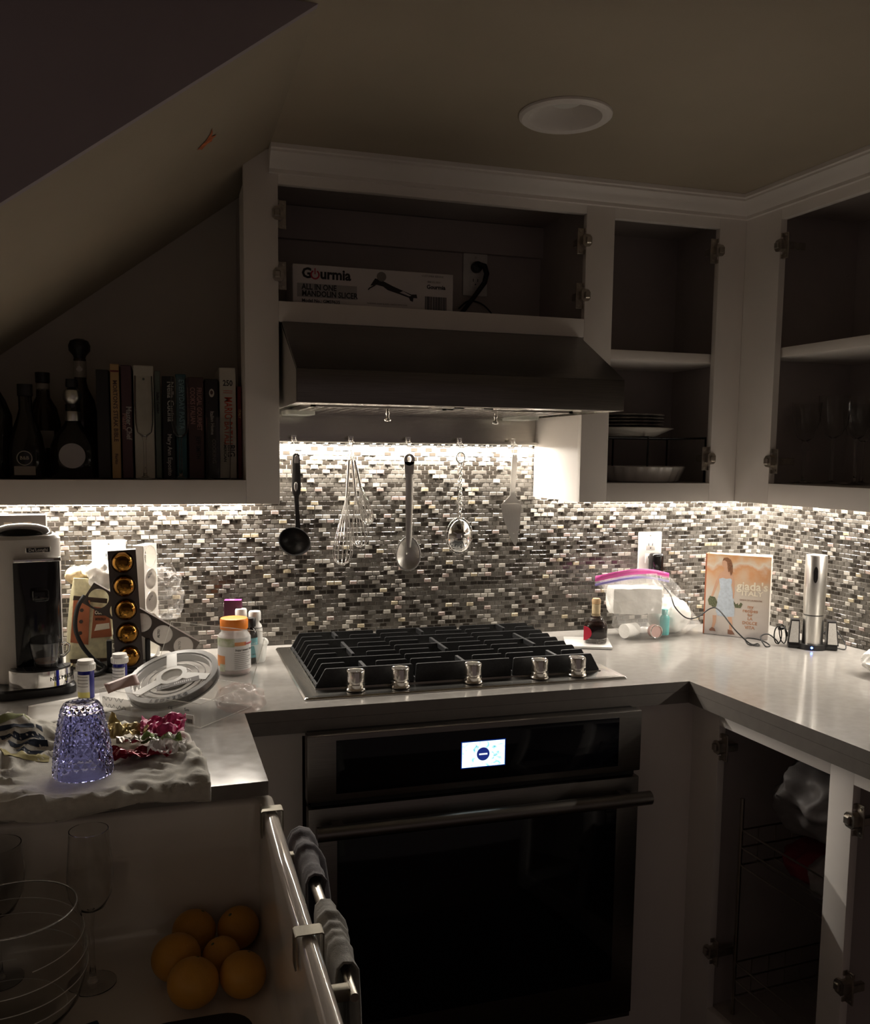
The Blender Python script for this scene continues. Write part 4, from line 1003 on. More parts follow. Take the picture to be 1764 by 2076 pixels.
for k in range(5): plate(0.095 - .001 * (k % 2), 1.5115 + 0.0093 * k, 'plate_pattern', ['lowest', 'second', 'third', 'fourth', 'topmost'][k] + ' of the five patterned plates stacked on the rack', 0.0085)
mb = MB(); n = 96
def flr(r, z, a): return [((r + a * math.cos(24 * 2 * PI * i / n)) * math.cos(2 * PI * i / n), (r + a * math.cos(24 * 2 * PI * i / n)) * math.sin(2 * PI * i / n), z) for i in range(n)]
mb.loft([flr(0.105, 0.0, 0.0005), flr(0.110, 0.004, 0.002), flr(0.124, 0.042, 0.0045), flr(0.121, 0.044, 0.004), flr(0.106, 0.007, 0.002), flr(0.02, 0.006, 0.0)])
o = mb.build('fluted_dish', 'white_ceramic', None, 50); o.location = (1.035, -0.162, 1.3722); tag(o, 'white fluted baking dish under the rack in the corner cabinet', 'dish')

# ------------------------------------------------------------------ glasses
def glass(name, label, prof, loc, m='thin_glass', n=32, group=None, cat='glass', parts=None):
    """prof: outer (r, z) from the foot up; wall made inside it"""
    out = []; inn = []
    for pn, p, th in prof:                              # one solid of revolution: foot, stem and bowl run into each other
        for q in p:
            if not out or (abs(q[0] - out[-1][0]) + abs(q[1] - out[-1][1])) > 1e-5: out.append(q)
        if pn == 'bowl': inn = [(max(0.0006, r - th), z) for r, z in reversed(p)] + [(0, p[0][1] + th * 1.8)]
    inn[-2] = (inn[-2][0] * 0.6, inn[-2][1] + 0.0022)
    o = MB().lathe([(0, 0)] + out + inn, n).build(name, m, None, 60)
    o.location = loc
    return tag(o, label, cat, group)
def rwg(label, lx, ly, s=1.0, knob=False):
    x, y, z = rwm(lx, ly, 1.3758)
    pr = [('foot', [(0.036 * s, 0.0), (0.036 * s, 0.0015), (0.012 * s, 0.004), (0.005, 0.008)], 0),
          ('stem', [(0.005, 0.008), (0.0038, 0.03), (0.0038, 0.085 * s)] + ([(0.010, 0.092 * s), (0.012, 0.099 * s), (0.009, 0.106 * s)] if knob else []) + [(0.006, 0.112 * s)], 0),
          ('bowl', [(0.007, 0.112 * s), (0.020 * s, 0.122 * s), (0.030 * s, 0.145 * s), (0.036 * s, 0.18 * s), (0.038 * s, 0.215 * s)], 0.0012)]
    glass('wine_glass', label, pr, (x, y, z), cat='glass', group='stemware in the right wall cabinet')
rwg('knobbed-stem wine glass nearest the hinges in the right cabinet', -0.205, -0.405, 1.0, True)
rwg('large clear wine glass in the middle of the right cabinet', -0.155, -0.452, 1.08)
rwg('clear wine glass at the right edge of the right cabinet', -0.17, -0.545, 1.05)
rwg('wine glass at the back of the right cabinet', -0.07, -0.47, 1.0)
# ------------------------------------------------------------------ coffee machine
cmn = thing('coffee_machine', 'white capsule coffee machine with black curved front', 'coffee machine', (-0.566, -0.285, CZ), math.radians(15))
def rrect(x0, x1, y0, y1, r, z, n=7):
    out = []
    for cx, cy, a0 in ((x1 - r, y1 - r, 0), (x0 + r, y1 - r, 90), (x0 + r, y0 + r, 180), (x1 - r, y0 + r, 270)):
        for k in range(n + 1):
            a = math.radians(a0 + 90 * k / n); out.append((cx + r * math.cos(a), cy + r * math.sin(a), z))
    return out
MB().loft([rrect(-0.080, 0.086, -0.130, 0.09, 0.03, 0.0008), rrect(-0.080, 0.086, -0.130, 0.09, 0.03, 0.016), rrect(-0.076, 0.082, -0.126, 0.086, 0.03, 0.021)]).build('base', 'black_plastic', cmn)
bd = MB().loft([rrect(-0.073, 0.073, -0.070, 0.085, 0.045, 0.0215), rrect(-0.073, 0.073, -0.070, 0.085, 0.045, 0.268), rrect(-0.0735, 0.0735, -0.071, 0.0855, 0.045, 0.272), rrect(-0.0735, 0.0735, -0.072, 0.0855, 0.045, 0.335), rrect(-0.068, 0.068, -0.066, 0.08, 0.042, 0.342)]).build('body', 'silver_plastic', cmn, 40)
MB().loft([[(0.062 * math.cos(a) * k, 0.006 + 0.062 * math.sin(a) * k, z) for a in [2 * PI * i / 32 for i in range(32)]] for k, z in ((1.0, 0.3425), (0.99, 0.348), (0.85, 0.357), (0.55, 0.3635), (0.15, 0.366))]).build('lid_dome', 'black_gloss', cmn, 60)
# black front: bulging panel
def front(u, v):
    x = -0.030 + 0.094 * u; z = 0.040 + 0.246 * v
    e = math.sin(PI * u) ** 0.5 if 0 < u < 1 else 0
    return (x, -0.0715 - 0.018 * e * (0.55 + 0.45 * math.sin(PI * min(1, v * 1.1))), z)
mb = MB(); mb.grid(front, 17, 17); mb.grid(lambda u, v: (-0.030 + 0.094 * u, -0.066, 0.040 + 0.246 * v), 17, 17)
mb.build('front_panel', 'black_gloss', cmn, 60)
MB().rbox(-0.031, 0.065, -0.0865, -0.070, 0.287, 0.296, 0.002).build('chrome_bar', 'chrome', cmn)
bdg = MB().rbox(-0.004, 0.046, -0.0745, -0.0715, 0.306, 0.319, 0.0055, 3).build('badge', 'chrome', cmn)
MB().rbox(-0.0025, 0.0445, -0.0750, -0.0735, 0.3075, 0.3175, 0.0047, 3).build('badge_field', 'black_plastic', bdg)
text('lettering', "De'Longhi", 0.0095, 'silver_plastic', bdg, FR(0.021, -0.0752, 0.3125), bold=0.0001)
spt = MB().rbox(0.000, 0.034, -0.122, -0.075, 0.205, 0.232, 0.006).build('spout', 'black_gloss', cmn)
tr = []
for k in range(25):
    a = PI + PI * k / 24; tr.append((0.018 + 0.066 * math.cos(a), -0.078 + 0.058 * math.sin(a)))
tray = MB().prism([(0.084, -0.070)] [:0] + tr, 0.0215, 0.056).build('drip_tray', 'chrome', cmn, 40)
MB().prism([(0.018 + (x - 0.018) * .92, -0.078 + (y + 0.078) * .92) for x, y in tr], 0.0562, 0.0585).build('drip_grid', 'black_plastic', tray)
mb = MB()
for k in range(7):
    mb.box(-0.035 + 0.016 * k, -0.033 + 0.016 * k, -0.118, -0.080, 0.0586, 0.0598)
tag(mb.build('grid_ribs', 'black_rubber', tray), kind='stuff')
for i, ch in enumerate('NESPRESSO'):
    a = math.radians(-78 + 7.0 * i)
    text('lettering', ch, 0.0115, 'ink', tray, Matrix.Translation((0.018 + 0.0664 * math.cos(a), -0.078 + 0.0584 * math.sin(a), 0.038)) @ Matrix.Rotation(a + PI / 2, 4, 'Z') @ Matrix.Rotation(PI / 2, 4, 'X'), bold=0.0002)
# glass cup on the tray
def to_world(o, p):
    return (Matrix.Translation(o.location) @ o.rotation_euler.to_matrix().to_4x4()) @ Vector(p)
cup = thing('espresso_cup', 'clear glass espresso cup on the coffee machine tray', 'cup', to_world(cmn, (0.025, -0.104, 0.0602)), math.radians(10))
pr = [(0, 0), (0.021, 0), (0.023, 0.003), (0.024, 0.008), (0.029, 0.030), (0.0325, 0.052), (0.0335, 0.056), (0.0318, 0.056), (0.030, 0.052), (0.0265, 0.030), (0.021, 0.010), (0, 0.009)]
MB().lathe(pr, 36).build('bowl', 'glass', cup, 50)
MB().tube([(0.029, 0, 0.046), (0.040, 0, 0.050), (0.047, 0, 0.044), (0.046, 0, 0.032), (0.036, 0, 0.022), (0.026, 0, 0.020)], 0.0035, 10).build('handle', 'glass', cup, 80)
D('crema', (0.10, 0.05, 0.03), 0.3)
MB().lathe([(0, 0.0095), (0.0208, 0.0108), (0.0225, 0.016), (0, 0.016)], 24).build('coffee_rest', 'crema', cup)
# box behind the machine
bb = thing('capsule_box', 'grey box printed with two cups behind the coffee machine', 'box', (-0.596, -0.115, CZ), math.radians(4))
D('box_grey', (0.20, 0.18, 0.165), 0.6); D('box_cup', (0.55, 0.46, 0.38), 0.6)
MB().rbox(-0.075, 0.060, -0.03, 0.03, 0.0006, 0.374, 0.001, 1).build('carton', 'box_grey', bb)
for x in (-0.022, 0.020):
    MB().prism([(x - 0.009, 0.358), (x + 0.009, 0.358), (x + 0.007, 0.345), (x + 0.003, 0.341), (x - 0.003, 0.341), (x - 0.007, 0.345)], -0.0306, -0.03, 'y').build('printed_cup', 'box_cup', bb, 0)

# ------------------------------------------------------------------ capsule stand
cs = thing('capsule_stand', 'black spindle stand for coffee capsule sleeves', 'stand', (-0.352, -0.150, CZ))
MB().lathe([(0, 0.0008), (0.080, 0.0008), (0.082, 0.004), (0.080, 0.010), (0.02, 0.014), (0, 0.014)], 36).build('base', 'black_plastic', cs)
MB().cyl((0, 0, 0.0142), (0, 0, 0.27), 0.006).build('spindle', 'black_plastic', cs)
for sx in (-1, 1): MB().rbox(sx * 0.044 - 0.006, sx * 0.044 + 0.006, -0.052, -0.030, 0.0125, 0.075, 0.002).build('side_clip', 'black_plastic', cs)
D('sleeve_brown', (0.045, 0.032, 0.026), 0.45, var=(15, 0.1)); D('sleeve_white', (0.72, 0.69, 0.64), 0.5); D('pod_bronze', (0.24, 0.115, 0.022), 0.14, 1.0, var=(30, 0.15)); D('pod_rim', (0.05, 0.04, 0.035), 0.3, 0.8); D('foil', (0.62, 0.58, 0.54), 0.28, 1.0, bump=(60, 0.4, 0.002)); D('inside_card', (0.50, 0.44, 0.37), 0.8)
def sleeve(name, label, loc, rot, m, L=0.272, w=0.070, dp=0.040, n=5, pods=(), foil=(), r=0.0265):
    """long carton with round windows on its face (local -y), standing along z"""
    t = thing(name, label, 'capsules', loc, rot=rot)
    # face with holes: strips of ring quads per cell
    mb = MB(); cell = L / n; K = 28
    for i in range(n):
        zc = cell * (i + .5)
        def sqp(a):
            c, s = math.cos(a), math.sin(a); hw, hh = w / 2, cell / 2
            k = min(hw / abs(c) if abs(c) > 1e-6 else 9, hh / abs(s) if abs(s) > 1e-6 else 9)
            return (c * k, s * k)
        ca = math.atan2(cell / 2, w / 2)
        angs = sorted([2 * PI * k / K for k in range(K)] + [ca, PI - ca, PI + ca, 2 * PI - ca])
        for yy in (-dp / 2, -dp / 2 + 0.001):
            vs = [(r * math.cos(a), yy, zc + r * math.sin(a)) for a in angs] + [(sqp(a)[0], yy, zc + sqp(a)[1]) for a in angs]
            q = len(angs); mb.add(vs, [(k, (k + 1) % q, q + (k + 1) % q, q + k) for k in range(q)])
    for x0, x1 in ((-w / 2, -w / 2 + 0.001), (w / 2 - 0.001, w / 2)): mb.box(x0, x1, -dp / 2 + .001, dp / 2, 0, L)
    mb.box(-w / 2 + .001, w / 2 - .001, -dp / 2 + .001, dp / 2, 0, 0.001); mb.box(-w / 2 + .001, w / 2 - .001, -dp / 2 + .001, dp / 2, L - 0.001, L)
    mb.build('carton', m, t, 20)
    for i in range(n):
        zc = cell * (i + .5); T = Matrix.Translation((0, -dp / 2 + 0.0015, zc)) @ Matrix.Rotation(PI / 2, 4, 'X')
        if i in pods:
            p = MB().lathe([(0.0262, 0.0), (0.0262, 0.002), (0.0245, 0.003), (0.0235, 0.009), (0.020, 0.016), (0.013, 0.0205), (0.005, 0.022), (0, 0.022)], 36, T=T).build('capsule', 'pod_bronze', t, 60)
            MB().tube([tuple(T @ Vector((0.0258 * math.cos(a), 0.0258 * math.sin(a), 0.002))) for a in [2 * PI * k / 32 for k in range(32)]], 0.0014, 6, closed=True).build('capsule_rim', 'pod_rim', p, 80)
        if i in foil:
            p = MB().lathe([(0, 0.0004), (0.012, -0.0006), (0.022, 0.0003), (0.0262, 0.0)], 30, T=T).build('capsule_foil', 'foil', t, 60, solid=0.0006)
            text('lettering', 'ALTO', 0.008, 'ink', p, T @ Matrix.Translation((-0.003, 0.009, 0.0012)) @ Matrix.Rotation(0.5, 4, 'Z'))
    return t
sleeve('capsule_sleeve', 'upright dark brown sleeve of bronze coffee capsules', (-0.349, -0.222, CZ + 0.0145), (0, math.radians(-2.5), math.radians(2)), 'sleeve_brown', L=0.282, w=0.063, dp=0.032, pods=(0, 1, 2, 3, 4))
sleeve('capsule_sleeve', 'upright white capsule sleeve behind the brown one', (-0.309, -0.125, CZ + 0.0145), (0, math.radians(-1), math.radians(60)), 'sleeve_white', L=0.284, w=0.060, dp=0.030, foil=(1, 2, 3))
sleeve('capsule_sleeve', 'dark brown capsule sleeve leaning diagonally behind the stand', (-0.200, -0.184, CZ + 0.036), (0, math.radians(-57), 0), 'sleeve_brown', L=0.288, w=0.055, dp=0.022, n=5, foil=(0, 1, 2), r=0.0235)
# ------------------------------------------------------------------ coffee bag and plastic
cb = thing('coffee_bag', 'cream and rust coffee bag standing behind the coffee machine', 'bag', (-0.452, -0.115, CZ), rot=(0, math.radians(5), math.radians(14)))
D('bag_cream', (0.60, 0.56, 0.36), 0.55, var=(90, 0.15)); D('bag_rust', (0.36, 0.115, 0.05), 0.55, var=(25, 0.2)); D('bag_dark', (0.05, 0.03, 0.02), 0.6)
MB().loft([rrect(-0.048, 0.048, -0.028, 0.028, 0.006, 0.0008, 3), rrect(-0.050, 0.050, -0.030, 0.030, 0.008, 0.10, 3), rrect(-0.049, 0.049, -0.024, 0.024, 0.008, 0.17, 3), rrect(-0.047, 0.047, -0.010, 0.010, 0.004, 0.200, 3), rrect(-0.046, 0.046, -0.004, 0.004, 0.002, 0.215, 3)]).build('bag_body', 'bag_cream', cb, 40)
MB().prism([(-0.049, 0.062), (-0.008, 0.056), (-0.010, 0.165), (-0.048, 0.165)], -0.0315, -0.0295, 'y').build('rust_panel', 'bag_rust', cb, 0)
pn = MB().prism([(-0.002, 0.072), (0.047, 0.076), (0.034, 0.145), (0.000, 0.150)], -0.0315, -0.0295, 'y').build('rust_panel', 'bag_rust', cb, 0)
MB().prism([(-0.049, 0.165), (0.030, 0.158), (0.030, 0.170), (-0.048, 0.176)], -0.0310, -0.0295, 'y').build('dark_band', 'bag_dark', cb, 0)
fld = MB().prism([(0.002, 0.128), (0.034, 0.128), (0.033, 0.142), (0.002, 0.143)], -0.0322, -0.0314, 'y').build('name_field', 'bag_dark', pn, 0)
text('lettering', 'COFFEE', 0.0125, 'letter_cream', fld if False else pn, FR(0.018, -0.0324, 0.1355), bold=0.0004, wide=0.72)
text('lettering', 'BOLDLY', 0.0085, 'bag_dark', pn, FR(0.017, -0.0318, 0.119), bold=0.0002, wide=0.8)
MB().prism([(0.004, 0.090), (0.040, 0.096), (0.038, 0.110), (0.008, 0.106)], -0.0322, -0.0314, 'y').build('ribbon', 'letter_cream', pn, 0)
for k in range(3):
    MB().lathe([(0, 0), (0.005, 0), (0.005, 0.0008), (0, 0.0008)], 6, T=Matrix.Translation((-0.028, -0.0315, 0.085 + 0.028 * k)) @ Matrix.Rotation(PI / 2, 4, 'X')).build('printed_icon', 'bag_dark', cb, 0)
MB().prism([(-0.046, 0.010), (0.046, 0.010), (0.047, 0.022), (-0.047, 0.020)], -0.0310, -0.0285, 'y').build('dark_strip', 'bag_dark', cb, 0)
text('lettering', 'NET WT 12 OZ', 0.0065, 'letter_cream', cb, FR(0.0, -0.0314, 0.0155))
o = MB().blob((0, 0, 0), (0.036, 0.030, 0.034), 0.35, 30, 4, 4, True).build('white_bag', 'tissue', None, 60); o.location = (-0.415, -0.105, 1.135); tag(o, 'crumpled bright white bag on top behind the capsule sleeves', 'bag')
o = MB().blob((0, 0, 0), (0.028, 0.026, 0.022), 0.3, 34, 6, 4, True).build('filter_pack', 'kraft_label', None, 60); o.location = (-0.470, -0.085, 1.135); tag(o, 'crumpled tan paper packet tucked behind the coffee bag', 'packet')
o = MB().blob((0, 0, 0.06), (0.034, 0.028, 0.070), 0.55, 38, 12, 4, True, floor=0.0).build('clear_wrap', 'clear_film', None, 60); o.location = (-0.262, -0.100, 1.02); tag(o, 'crumpled clear plastic wrap beside the white capsule sleeve', 'wrapper')
cord('power_cord', '', [(-0.448, -0.205, 1.10), (-0.462, -0.222, 1.075), (-0.468, -0.225, 1.03), (-0.455, -0.22, 0.985), (-0.430, -0.205, 0.945), (-0.405, -0.21, 0.925), (-0.425, -0.245, 0.919), (-0.462, -0.26, 0.919)], 0.0052, parent=cmn)

# ------------------------------------------------------------------ pill bottles, paper
D('blue_bottle', (0.012, 0.014, 0.17), 0.25); D('label_white', (0.72, 0.70, 0.68), 0.6); D('label_yellow', (0.75, 0.68, 0.22), 0.6)
def pills(label, x, y, r, hb, hcap, rot):
    t = thing('pill_bottle', label, 'pill bottle', (x, y, CZ), rot)
    MB().lathe([(0, 0.001), (r * .96, 0.001), (r, 0.003), (r, hb - 0.003), (r * .9, hb), (0, hb)], 28).build('bottle', 'blue_bottle', t)
    c = MB().lathe([(0, hb + .0005), (r * 1.16, hb + .0005), (r * 1.18, hb + .003), (r * 1.18, hb + hcap - .008), (r * 1.05, hb + hcap - 0.006), (r * 1.03, hb + hcap - .002), (r * .98, hb + hcap), (0, hb + hcap)], 28).build('cap', 'white_plastic', t)
    mb = MB()
    for k in range(28):
        a = 2 * PI * k / 28; mb.box(-.0006, .0006, -.0008, .0006, hb + .002, hb + hcap - .009, T=Matrix.Rotation(a, 4, 'Z') @ Matrix.Translation((0, -r * 1.18, 0)))
    tag(mb.build('cap_ribs', 'white_plastic', c), kind='stuff')
    a0, a1 = math.radians(-215), math.radians(-80)
    MB().grid(lambda u, v: ((r + .0006) * math.cos(a0 + (a1 - a0) * u), (r + .0006) * math.sin(a0 + (a1 - a0) * u), 0.004 + (hb - 0.012) * v), 16, 2).build('label', 'label_white', t, 60)
    MB().grid(lambda u, v: ((r + .0009) * math.cos(a0 + (a1 - a0) * u), (r + .0009) * math.sin(a0 + (a1 - a0) * u), 0.0045 + 0.012 * v), 16, 2).build('label_band', 'label_yellow', t, 60)
    for k in range(4):
        MB().grid(lambda u, v: ((r + .0010) * math.cos(a0 + .3 + (a1 - a0 - .5) * u), (r + .0010) * math.sin(a0 + .3 + (a1 - a0 - .5) * u), hb * .45 + .007 * k + .0015 * v), 10, 2).build('print_line', 'ink_grey', t, 60)
pills('blue pill bottle with white cap standing on the paper sheet', -0.430, -0.437, 0.0165, 0.062, 0.022, 0.3)
pills('blue pill bottle with white cap behind the clear LED box', -0.365, -0.360, 0.0155, 0.056, 0.021, 0.6)
mb = MB(); mb.grid(lambda u, v: (-0.54 + 0.21 * u + 0.02 * v, -0.475 + 0.11 * u - 0.16 * v + 0.10 * v * u * 0, CZ + 0.0012 + 0.001 * abs(noise.noise(Vector((u * 3, v * 3, 1))))), 12, 10)
o = mb.build('paper_sheet', 'paper', None, 60, solid=0.0004); tag(o, 'white paper sheet lying flat under the blue pill bottle', 'paper')

# ------------------------------------------------------------------ LED reel in its clear box
lb = thing('led_box', 'open clear plastic LED box on the counter by the sink', 'box', (-0.300, -0.635, CZ), math.radians(-41))
BL, BD_, BHt = 0.255, 0.165, 0.048                     # local x along the front edge, y to the back
def sheetbox(name, x0, x1, y0, y1, z0, z1, m='clear_box'): return MB().box(x0, x1, y0, y1, z0, z1).build(name, m, lb, 0)
sheetbox('box_bottom', -BL / 2, BL / 2, 0, BD_, 0.0006, 0.0014)
sheetbox('box_wall', -BL / 2, BL / 2, 0, 0.0008, 0.0014, BHt); sheetbox('box_wall', -BL / 2, BL / 2, BD_ - 0.0008, BD_, 0.0014, BHt)
sheetbox('box_wall', -BL / 2, -BL / 2 + 0.0008, 0.0008, BD_ - .0008, 0.0014, BHt); sheetbox('box_wall', BL / 2 - 0.0008, BL / 2, 0.0008, BD_ - .0008, 0.0014, BHt)
for a_, b_ in (((-BL / 2, 0), (BL / 2, 0)), ((BL / 2, 0), (BL / 2, BD_)), ((BL / 2, BD_), (-BL / 2, BD_)), ((-BL / 2, BD_), (-BL / 2, 0))):
    for z_ in (0.002, BHt): MB().tube([(a_[0], a_[1], z_), (b_[0], b_[1], z_)], 0.0006, 5).build('box_edge', 'clear_edge', lb, 0)
# raised lid leaning back
Tl = Matrix.Translation((0, BD_, BHt)) @ Matrix.Rotation(math.radians(62), 4, 'X')
MB().box(-BL / 2, BL / 2, 0, 0.115, -.0004, .0004, T=Tl).build('lid', 'clear_box', lb, 0)
MB().tube([tuple(Tl @ Vector(p)) for p in ((-BL / 2, 0, 0), (-BL / 2, 0.115, 0), (BL / 2, 0.115, 0), (BL / 2, 0, 0))], 0.0008, 5).build('box_edge', 'clear_edge', lb, 0)
fw_ = MB().grid(lambda u, v: (-BL / 2 + 0.008 + 0.075 * u, -0.0006, 0.012 + 0.022 * v), 2, 2).build('printed_card', 'clear_edge', lb, 0)
for k, (x, z) in enumerate(((-0.105, 0.030), (-0.075, 0.031), (-0.098, 0.016), (-0.07, 0.016))):
    MB().tube([(x - 0.012 + 0.003 * i, -0.0012, z + 0.004 * math.sin(i * 1.7 + k)) for i in range(9)], 0.0005, 4).build('printed_diagram', 'ink', lb, 0)
text('lettering', 'CE', 0.009, 'ink', lb, FR(0.055, -0.0006, 0.032)); text('lettering', '5m', 0.009, 'ink', lb, FR(0.095, -0.0006, 0.033))
stk = MB().box(0.092, 0.112, -0.0014, -0.0006, 0.006, 0.024).build('sticker', 'label_white', lb, 0)
mb = MB()
for k in range(5): mb.box(0.095 + 0.003 * k, 0.0965 + 0.003 * k, -0.0018, -0.0014, 0.008, 0.016)
mb.build('sticker_code', 'ink', stk, 0)
# reel: tilted spool
rl = thing('led_reel', 'white plastic reel wound with LED tape tilted in the clear box', 'reel', (-0.252, -0.545, CZ + 0.0575), rot=(math.radians(14), math.radians(-17), math.radians(10)))
D('spool_white', (0.66, 0.64, 0.60), 0.35); D('spool_rim', (0.34, 0.33, 0.31), 0.22, alpha=0.75, spec=0.8); D('tape_silver', (0.22, 0.21, 0.20), 0.25, 0.8, var=(200, 0.3)); D('spool_clear', (0.85, 0.85, 0.82), 0.10, alpha=0.14, spec=0.8)
RR = 0.096
for z in (0.009, -0.009):
    MB().lathe([(RR - 0.012, z - .001), (RR, z - .001), (RR, z + .001), (RR - 0.012, z + .001), (RR - 0.012, z - .001)], 56).build('rim_ring', 'spool_rim', rl, 40)
MB().lathe([(RR - 0.017, -0.0078), (RR - 0.003, -0.0078), (RR - 0.003, 0.0078), (RR - 0.017, 0.0078), (RR - 0.017, -0.0078)], 56).build('led_winding', 'tape_silver', rl, 40)
MB().lathe([(0.0, 0.0085), (RR - 0.012, 0.0085), (RR - 0.012, 0.0092), (0, 0.0092)], 48).build('clear_disc', 'spool_clear', rl, 40)
MB().lathe([(0.022, -0.008), (0.032, -0.008), (0.032, 0.0108), (0.022, 0.0108), (0.022, -0.008)], 32).build('hub', 'spool_white', rl, 40)
for k in range(3):
    a = math.radians(75 + 120 * k)
    MB().rbox(0.031, RR - 0.011, -0.011, 0.011, 0.0094, 0.0110, 0.0005, 1, T=Matrix.Rotation(a, 4, 'Z')).build('spoke', 'spool_white', rl)
for k in range(10):
    r0 = 0.040 + 0.0045 * k
    if k % 3 == 0: MB().tube([(r0 * math.cos(a), r0 * math.sin(a), 0.0) for a in [2 * PI * i / 40 for i in range(40)]], 0.0014, 5, closed=True).build('wire_turn', 'tape_silver', rl, 80)
for i, ch in enumerate('LEDBERG'):
    a = math.radians(-132 + 7.4 * i)
    text('lettering', ch, 0.013, 'ink', rl, Matrix.Rotation(a, 4, 'Z') @ Matrix.Translation((RR - 0.0065, 0, 0.0104)) @ Matrix.Rotation(PI / 2 + PI * 0, 4, 'Z'), bold=0.0004)
cl = MB().box(-0.030, 0.055, -0.050, -0.033, 0.0112, 0.0122, T=Matrix.Rotation(math.radians(-14), 4, 'Z')).build('paper_label', 'ink_grey', rl, 0)
mb = MB()
for k in range(9): mb.box(0.005 + 0.004 * k, 0.007 + 0.004 * k, -0.045, -0.038, 0.0122, 0.0126, T=Matrix.Rotation(math.radians(-14), 4, 'Z'))
mb.build('label_print', 'label_white', cl, 0)
text('lettering', 'Demo', 0.008, 'label_white', cl, Matrix.Rotation(math.radians(-14), 4, 'Z') @ Matrix.Translation((-0.014, -0.041, 0.0125)))
o = MB().grid(lambda u, v: (-0.062 * u + 0.01, 0.03 * v, 0.004 * math.sin(3 * u + 2 * v)), 8, 6).build('hang_tag', 'rose', None, 60, solid=0.0006); o.location = (-0.325, -0.610, CZ + 0.064); o.rotation_euler = (math.radians(35), math.radians(-10), math.radians(15)); tag(o, 'dusky card tag sticking out at the left of the LED reel', 'tag')
o = MB().blob((0, 0, 0.022), (0.045, 0.05, 0.026), 0.4, 30, 21, 4, True, floor=0.0006).build('film_wrap', 'copper_film', None, 60); o.location = (-0.118, -0.600, CZ); tag(o, 'crumpled copper-tinted film at the right of the LED box', 'wrapper')

# ------------------------------------------------------------------ jar group
D('gummy_red', (0.50, 0.06, 0.07), 0.3, var=(40, 0.4)); D('label_pale', (0.72, 0.71, 0.70), 0.5); D('label_green', (0.42, 0.50, 0.18), 0.5, var=(50, 0.4, (0.7, 0.72, 0.6))); D('label_orange', (0.80, 0.28, 0.06), 0.5, var=(40, 0.3)); D('label_teal', (0.10, 0.32, 0.36), 0.5); D('purple_box', (0.085, 0.010, 0.045), 0.4); D('purple_top', (0.32, 0.06, 0.24), 0.4); D('amber_dark', (0.006, 0.005, 0.005), 0.08)
gj = thing('gummy_jar', 'clear gummy vitamin jar with orange lid beside the cooktop', 'jar', (-0.108, -0.285, CZ), math.radians(12))
R_ = 0.0385
MB().lathe([(0, 0.0008), (R_ * .94, 0.0008), (R_, 0.005), (R_, 0.088), (R_ * .93, 0.096), (R_ * .80, 0.101), (R_ * .78, 0.108), (R_ * .74, 0.108), (R_ * .76, 0.100), (R_ * .9, 0.094), (R_ - .0015, 0.087), (R_ - .0015, 0.006), (0, 0.003)], 40).build('jar_body', 'frosted_plastic', gj, 50)
MB().lathe([(0, 0.0035), (R_ - .003, 0.0045), (R_ - .002, 0.022), (0, 0.024)], 32).build('gummies', 'gummy_red', gj, 50)
lid = MB().lathe([(0, 0.1082), (R_ * .84, 0.1082), (R_ * .86, 0.110), (R_ * .86, 0.129), (R_ * .82, 0.1335), (R_ * .70, 0.1345), (0, 0.134)], 44).build('lid', 'orange_cap', gj, 40)
def band(parent, name, m, r, a0, a1, z0, z1, n=18):
    a0, a1 = math.radians(a0), math.radians(a1)
    return MB().grid(lambda u, v: (r * math.cos(a0 + (a1 - a0) * u), r * math.sin(a0 + (a1 - a0) * u), z0 + (z1 - z0) * v), n, 2).build(name, m, parent, 60)
band(gj, 'label', 'label_pale', R_ + .0004, -215, 10, 0.014, 0.090, 30)
band(gj, 'label_art', 'label_green', R_ + .0007, -205, -105, 0.070, 0.090); band(gj, 'label_art', 'label_orange', R_ + .0007, -200, -140, 0.022, 0.048); band(gj, 'label_art', 'label_green', R_ + .0009, -165, -140, 0.010, 0.028)
band(gj, 'label_art', 'label_orange', R_ + .0008, -105, -62, 0.072, 0.081)
def wrap_text(parent, s, size, m, r, a_mid, z, step, bold=0.0):
    n = len(s)
    for i, ch in enumerate(s):
        if ch == ' ': continue
        a = math.radians(a_mid + (i - (n - 1) / 2) * step)
        text('lettering', ch, size, m, parent, Matrix.Translation((r * math.cos(a), r * math.sin(a), z)) @ Matrix.Rotation(a + PI / 2, 4, 'Z') @ Matrix.Rotation(PI / 2, 4, 'X'), bold=bold)
wrap_text(gj, 'Gummies', 0.0085, 'print_red', R_ + .0012, -42, 0.0765, 7.5, 0.0002)
wrap_text(gj, 'Supplement Facts', 0.0062, 'ink', R_ + .0012, -62, 0.062, 5.2, 0.0002)
for k in range(9): band(gj, 'print_line', 'ink_grey', R_ + .0008, -106, (-52, -38, -60, -45, -30)[k % 5], 0.0175 + 0.0046 * k, 0.0187 + 0.0046 * k)
pb = thing('medicine_box', 'slim dark purple box standing behind the gummy jar', 'box', (-0.098, -0.120, CZ), math.radians(-10))
MB().rbox(-0.022, 0.022, -0.013, 0.013, 0.0008, 0.150, 0.0008, 1).build('carton', 'purple_box', pb); MB().box(-0.0215, 0.0215, -0.0125, 0.0125, 0.1502, 0.1506).build('top_flap', 'purple_top', pb, 0)
text('lettering', '30', 0.013, 'label_white', pb, Matrix.Translation((-0.003, -0.002, 0.1508)))
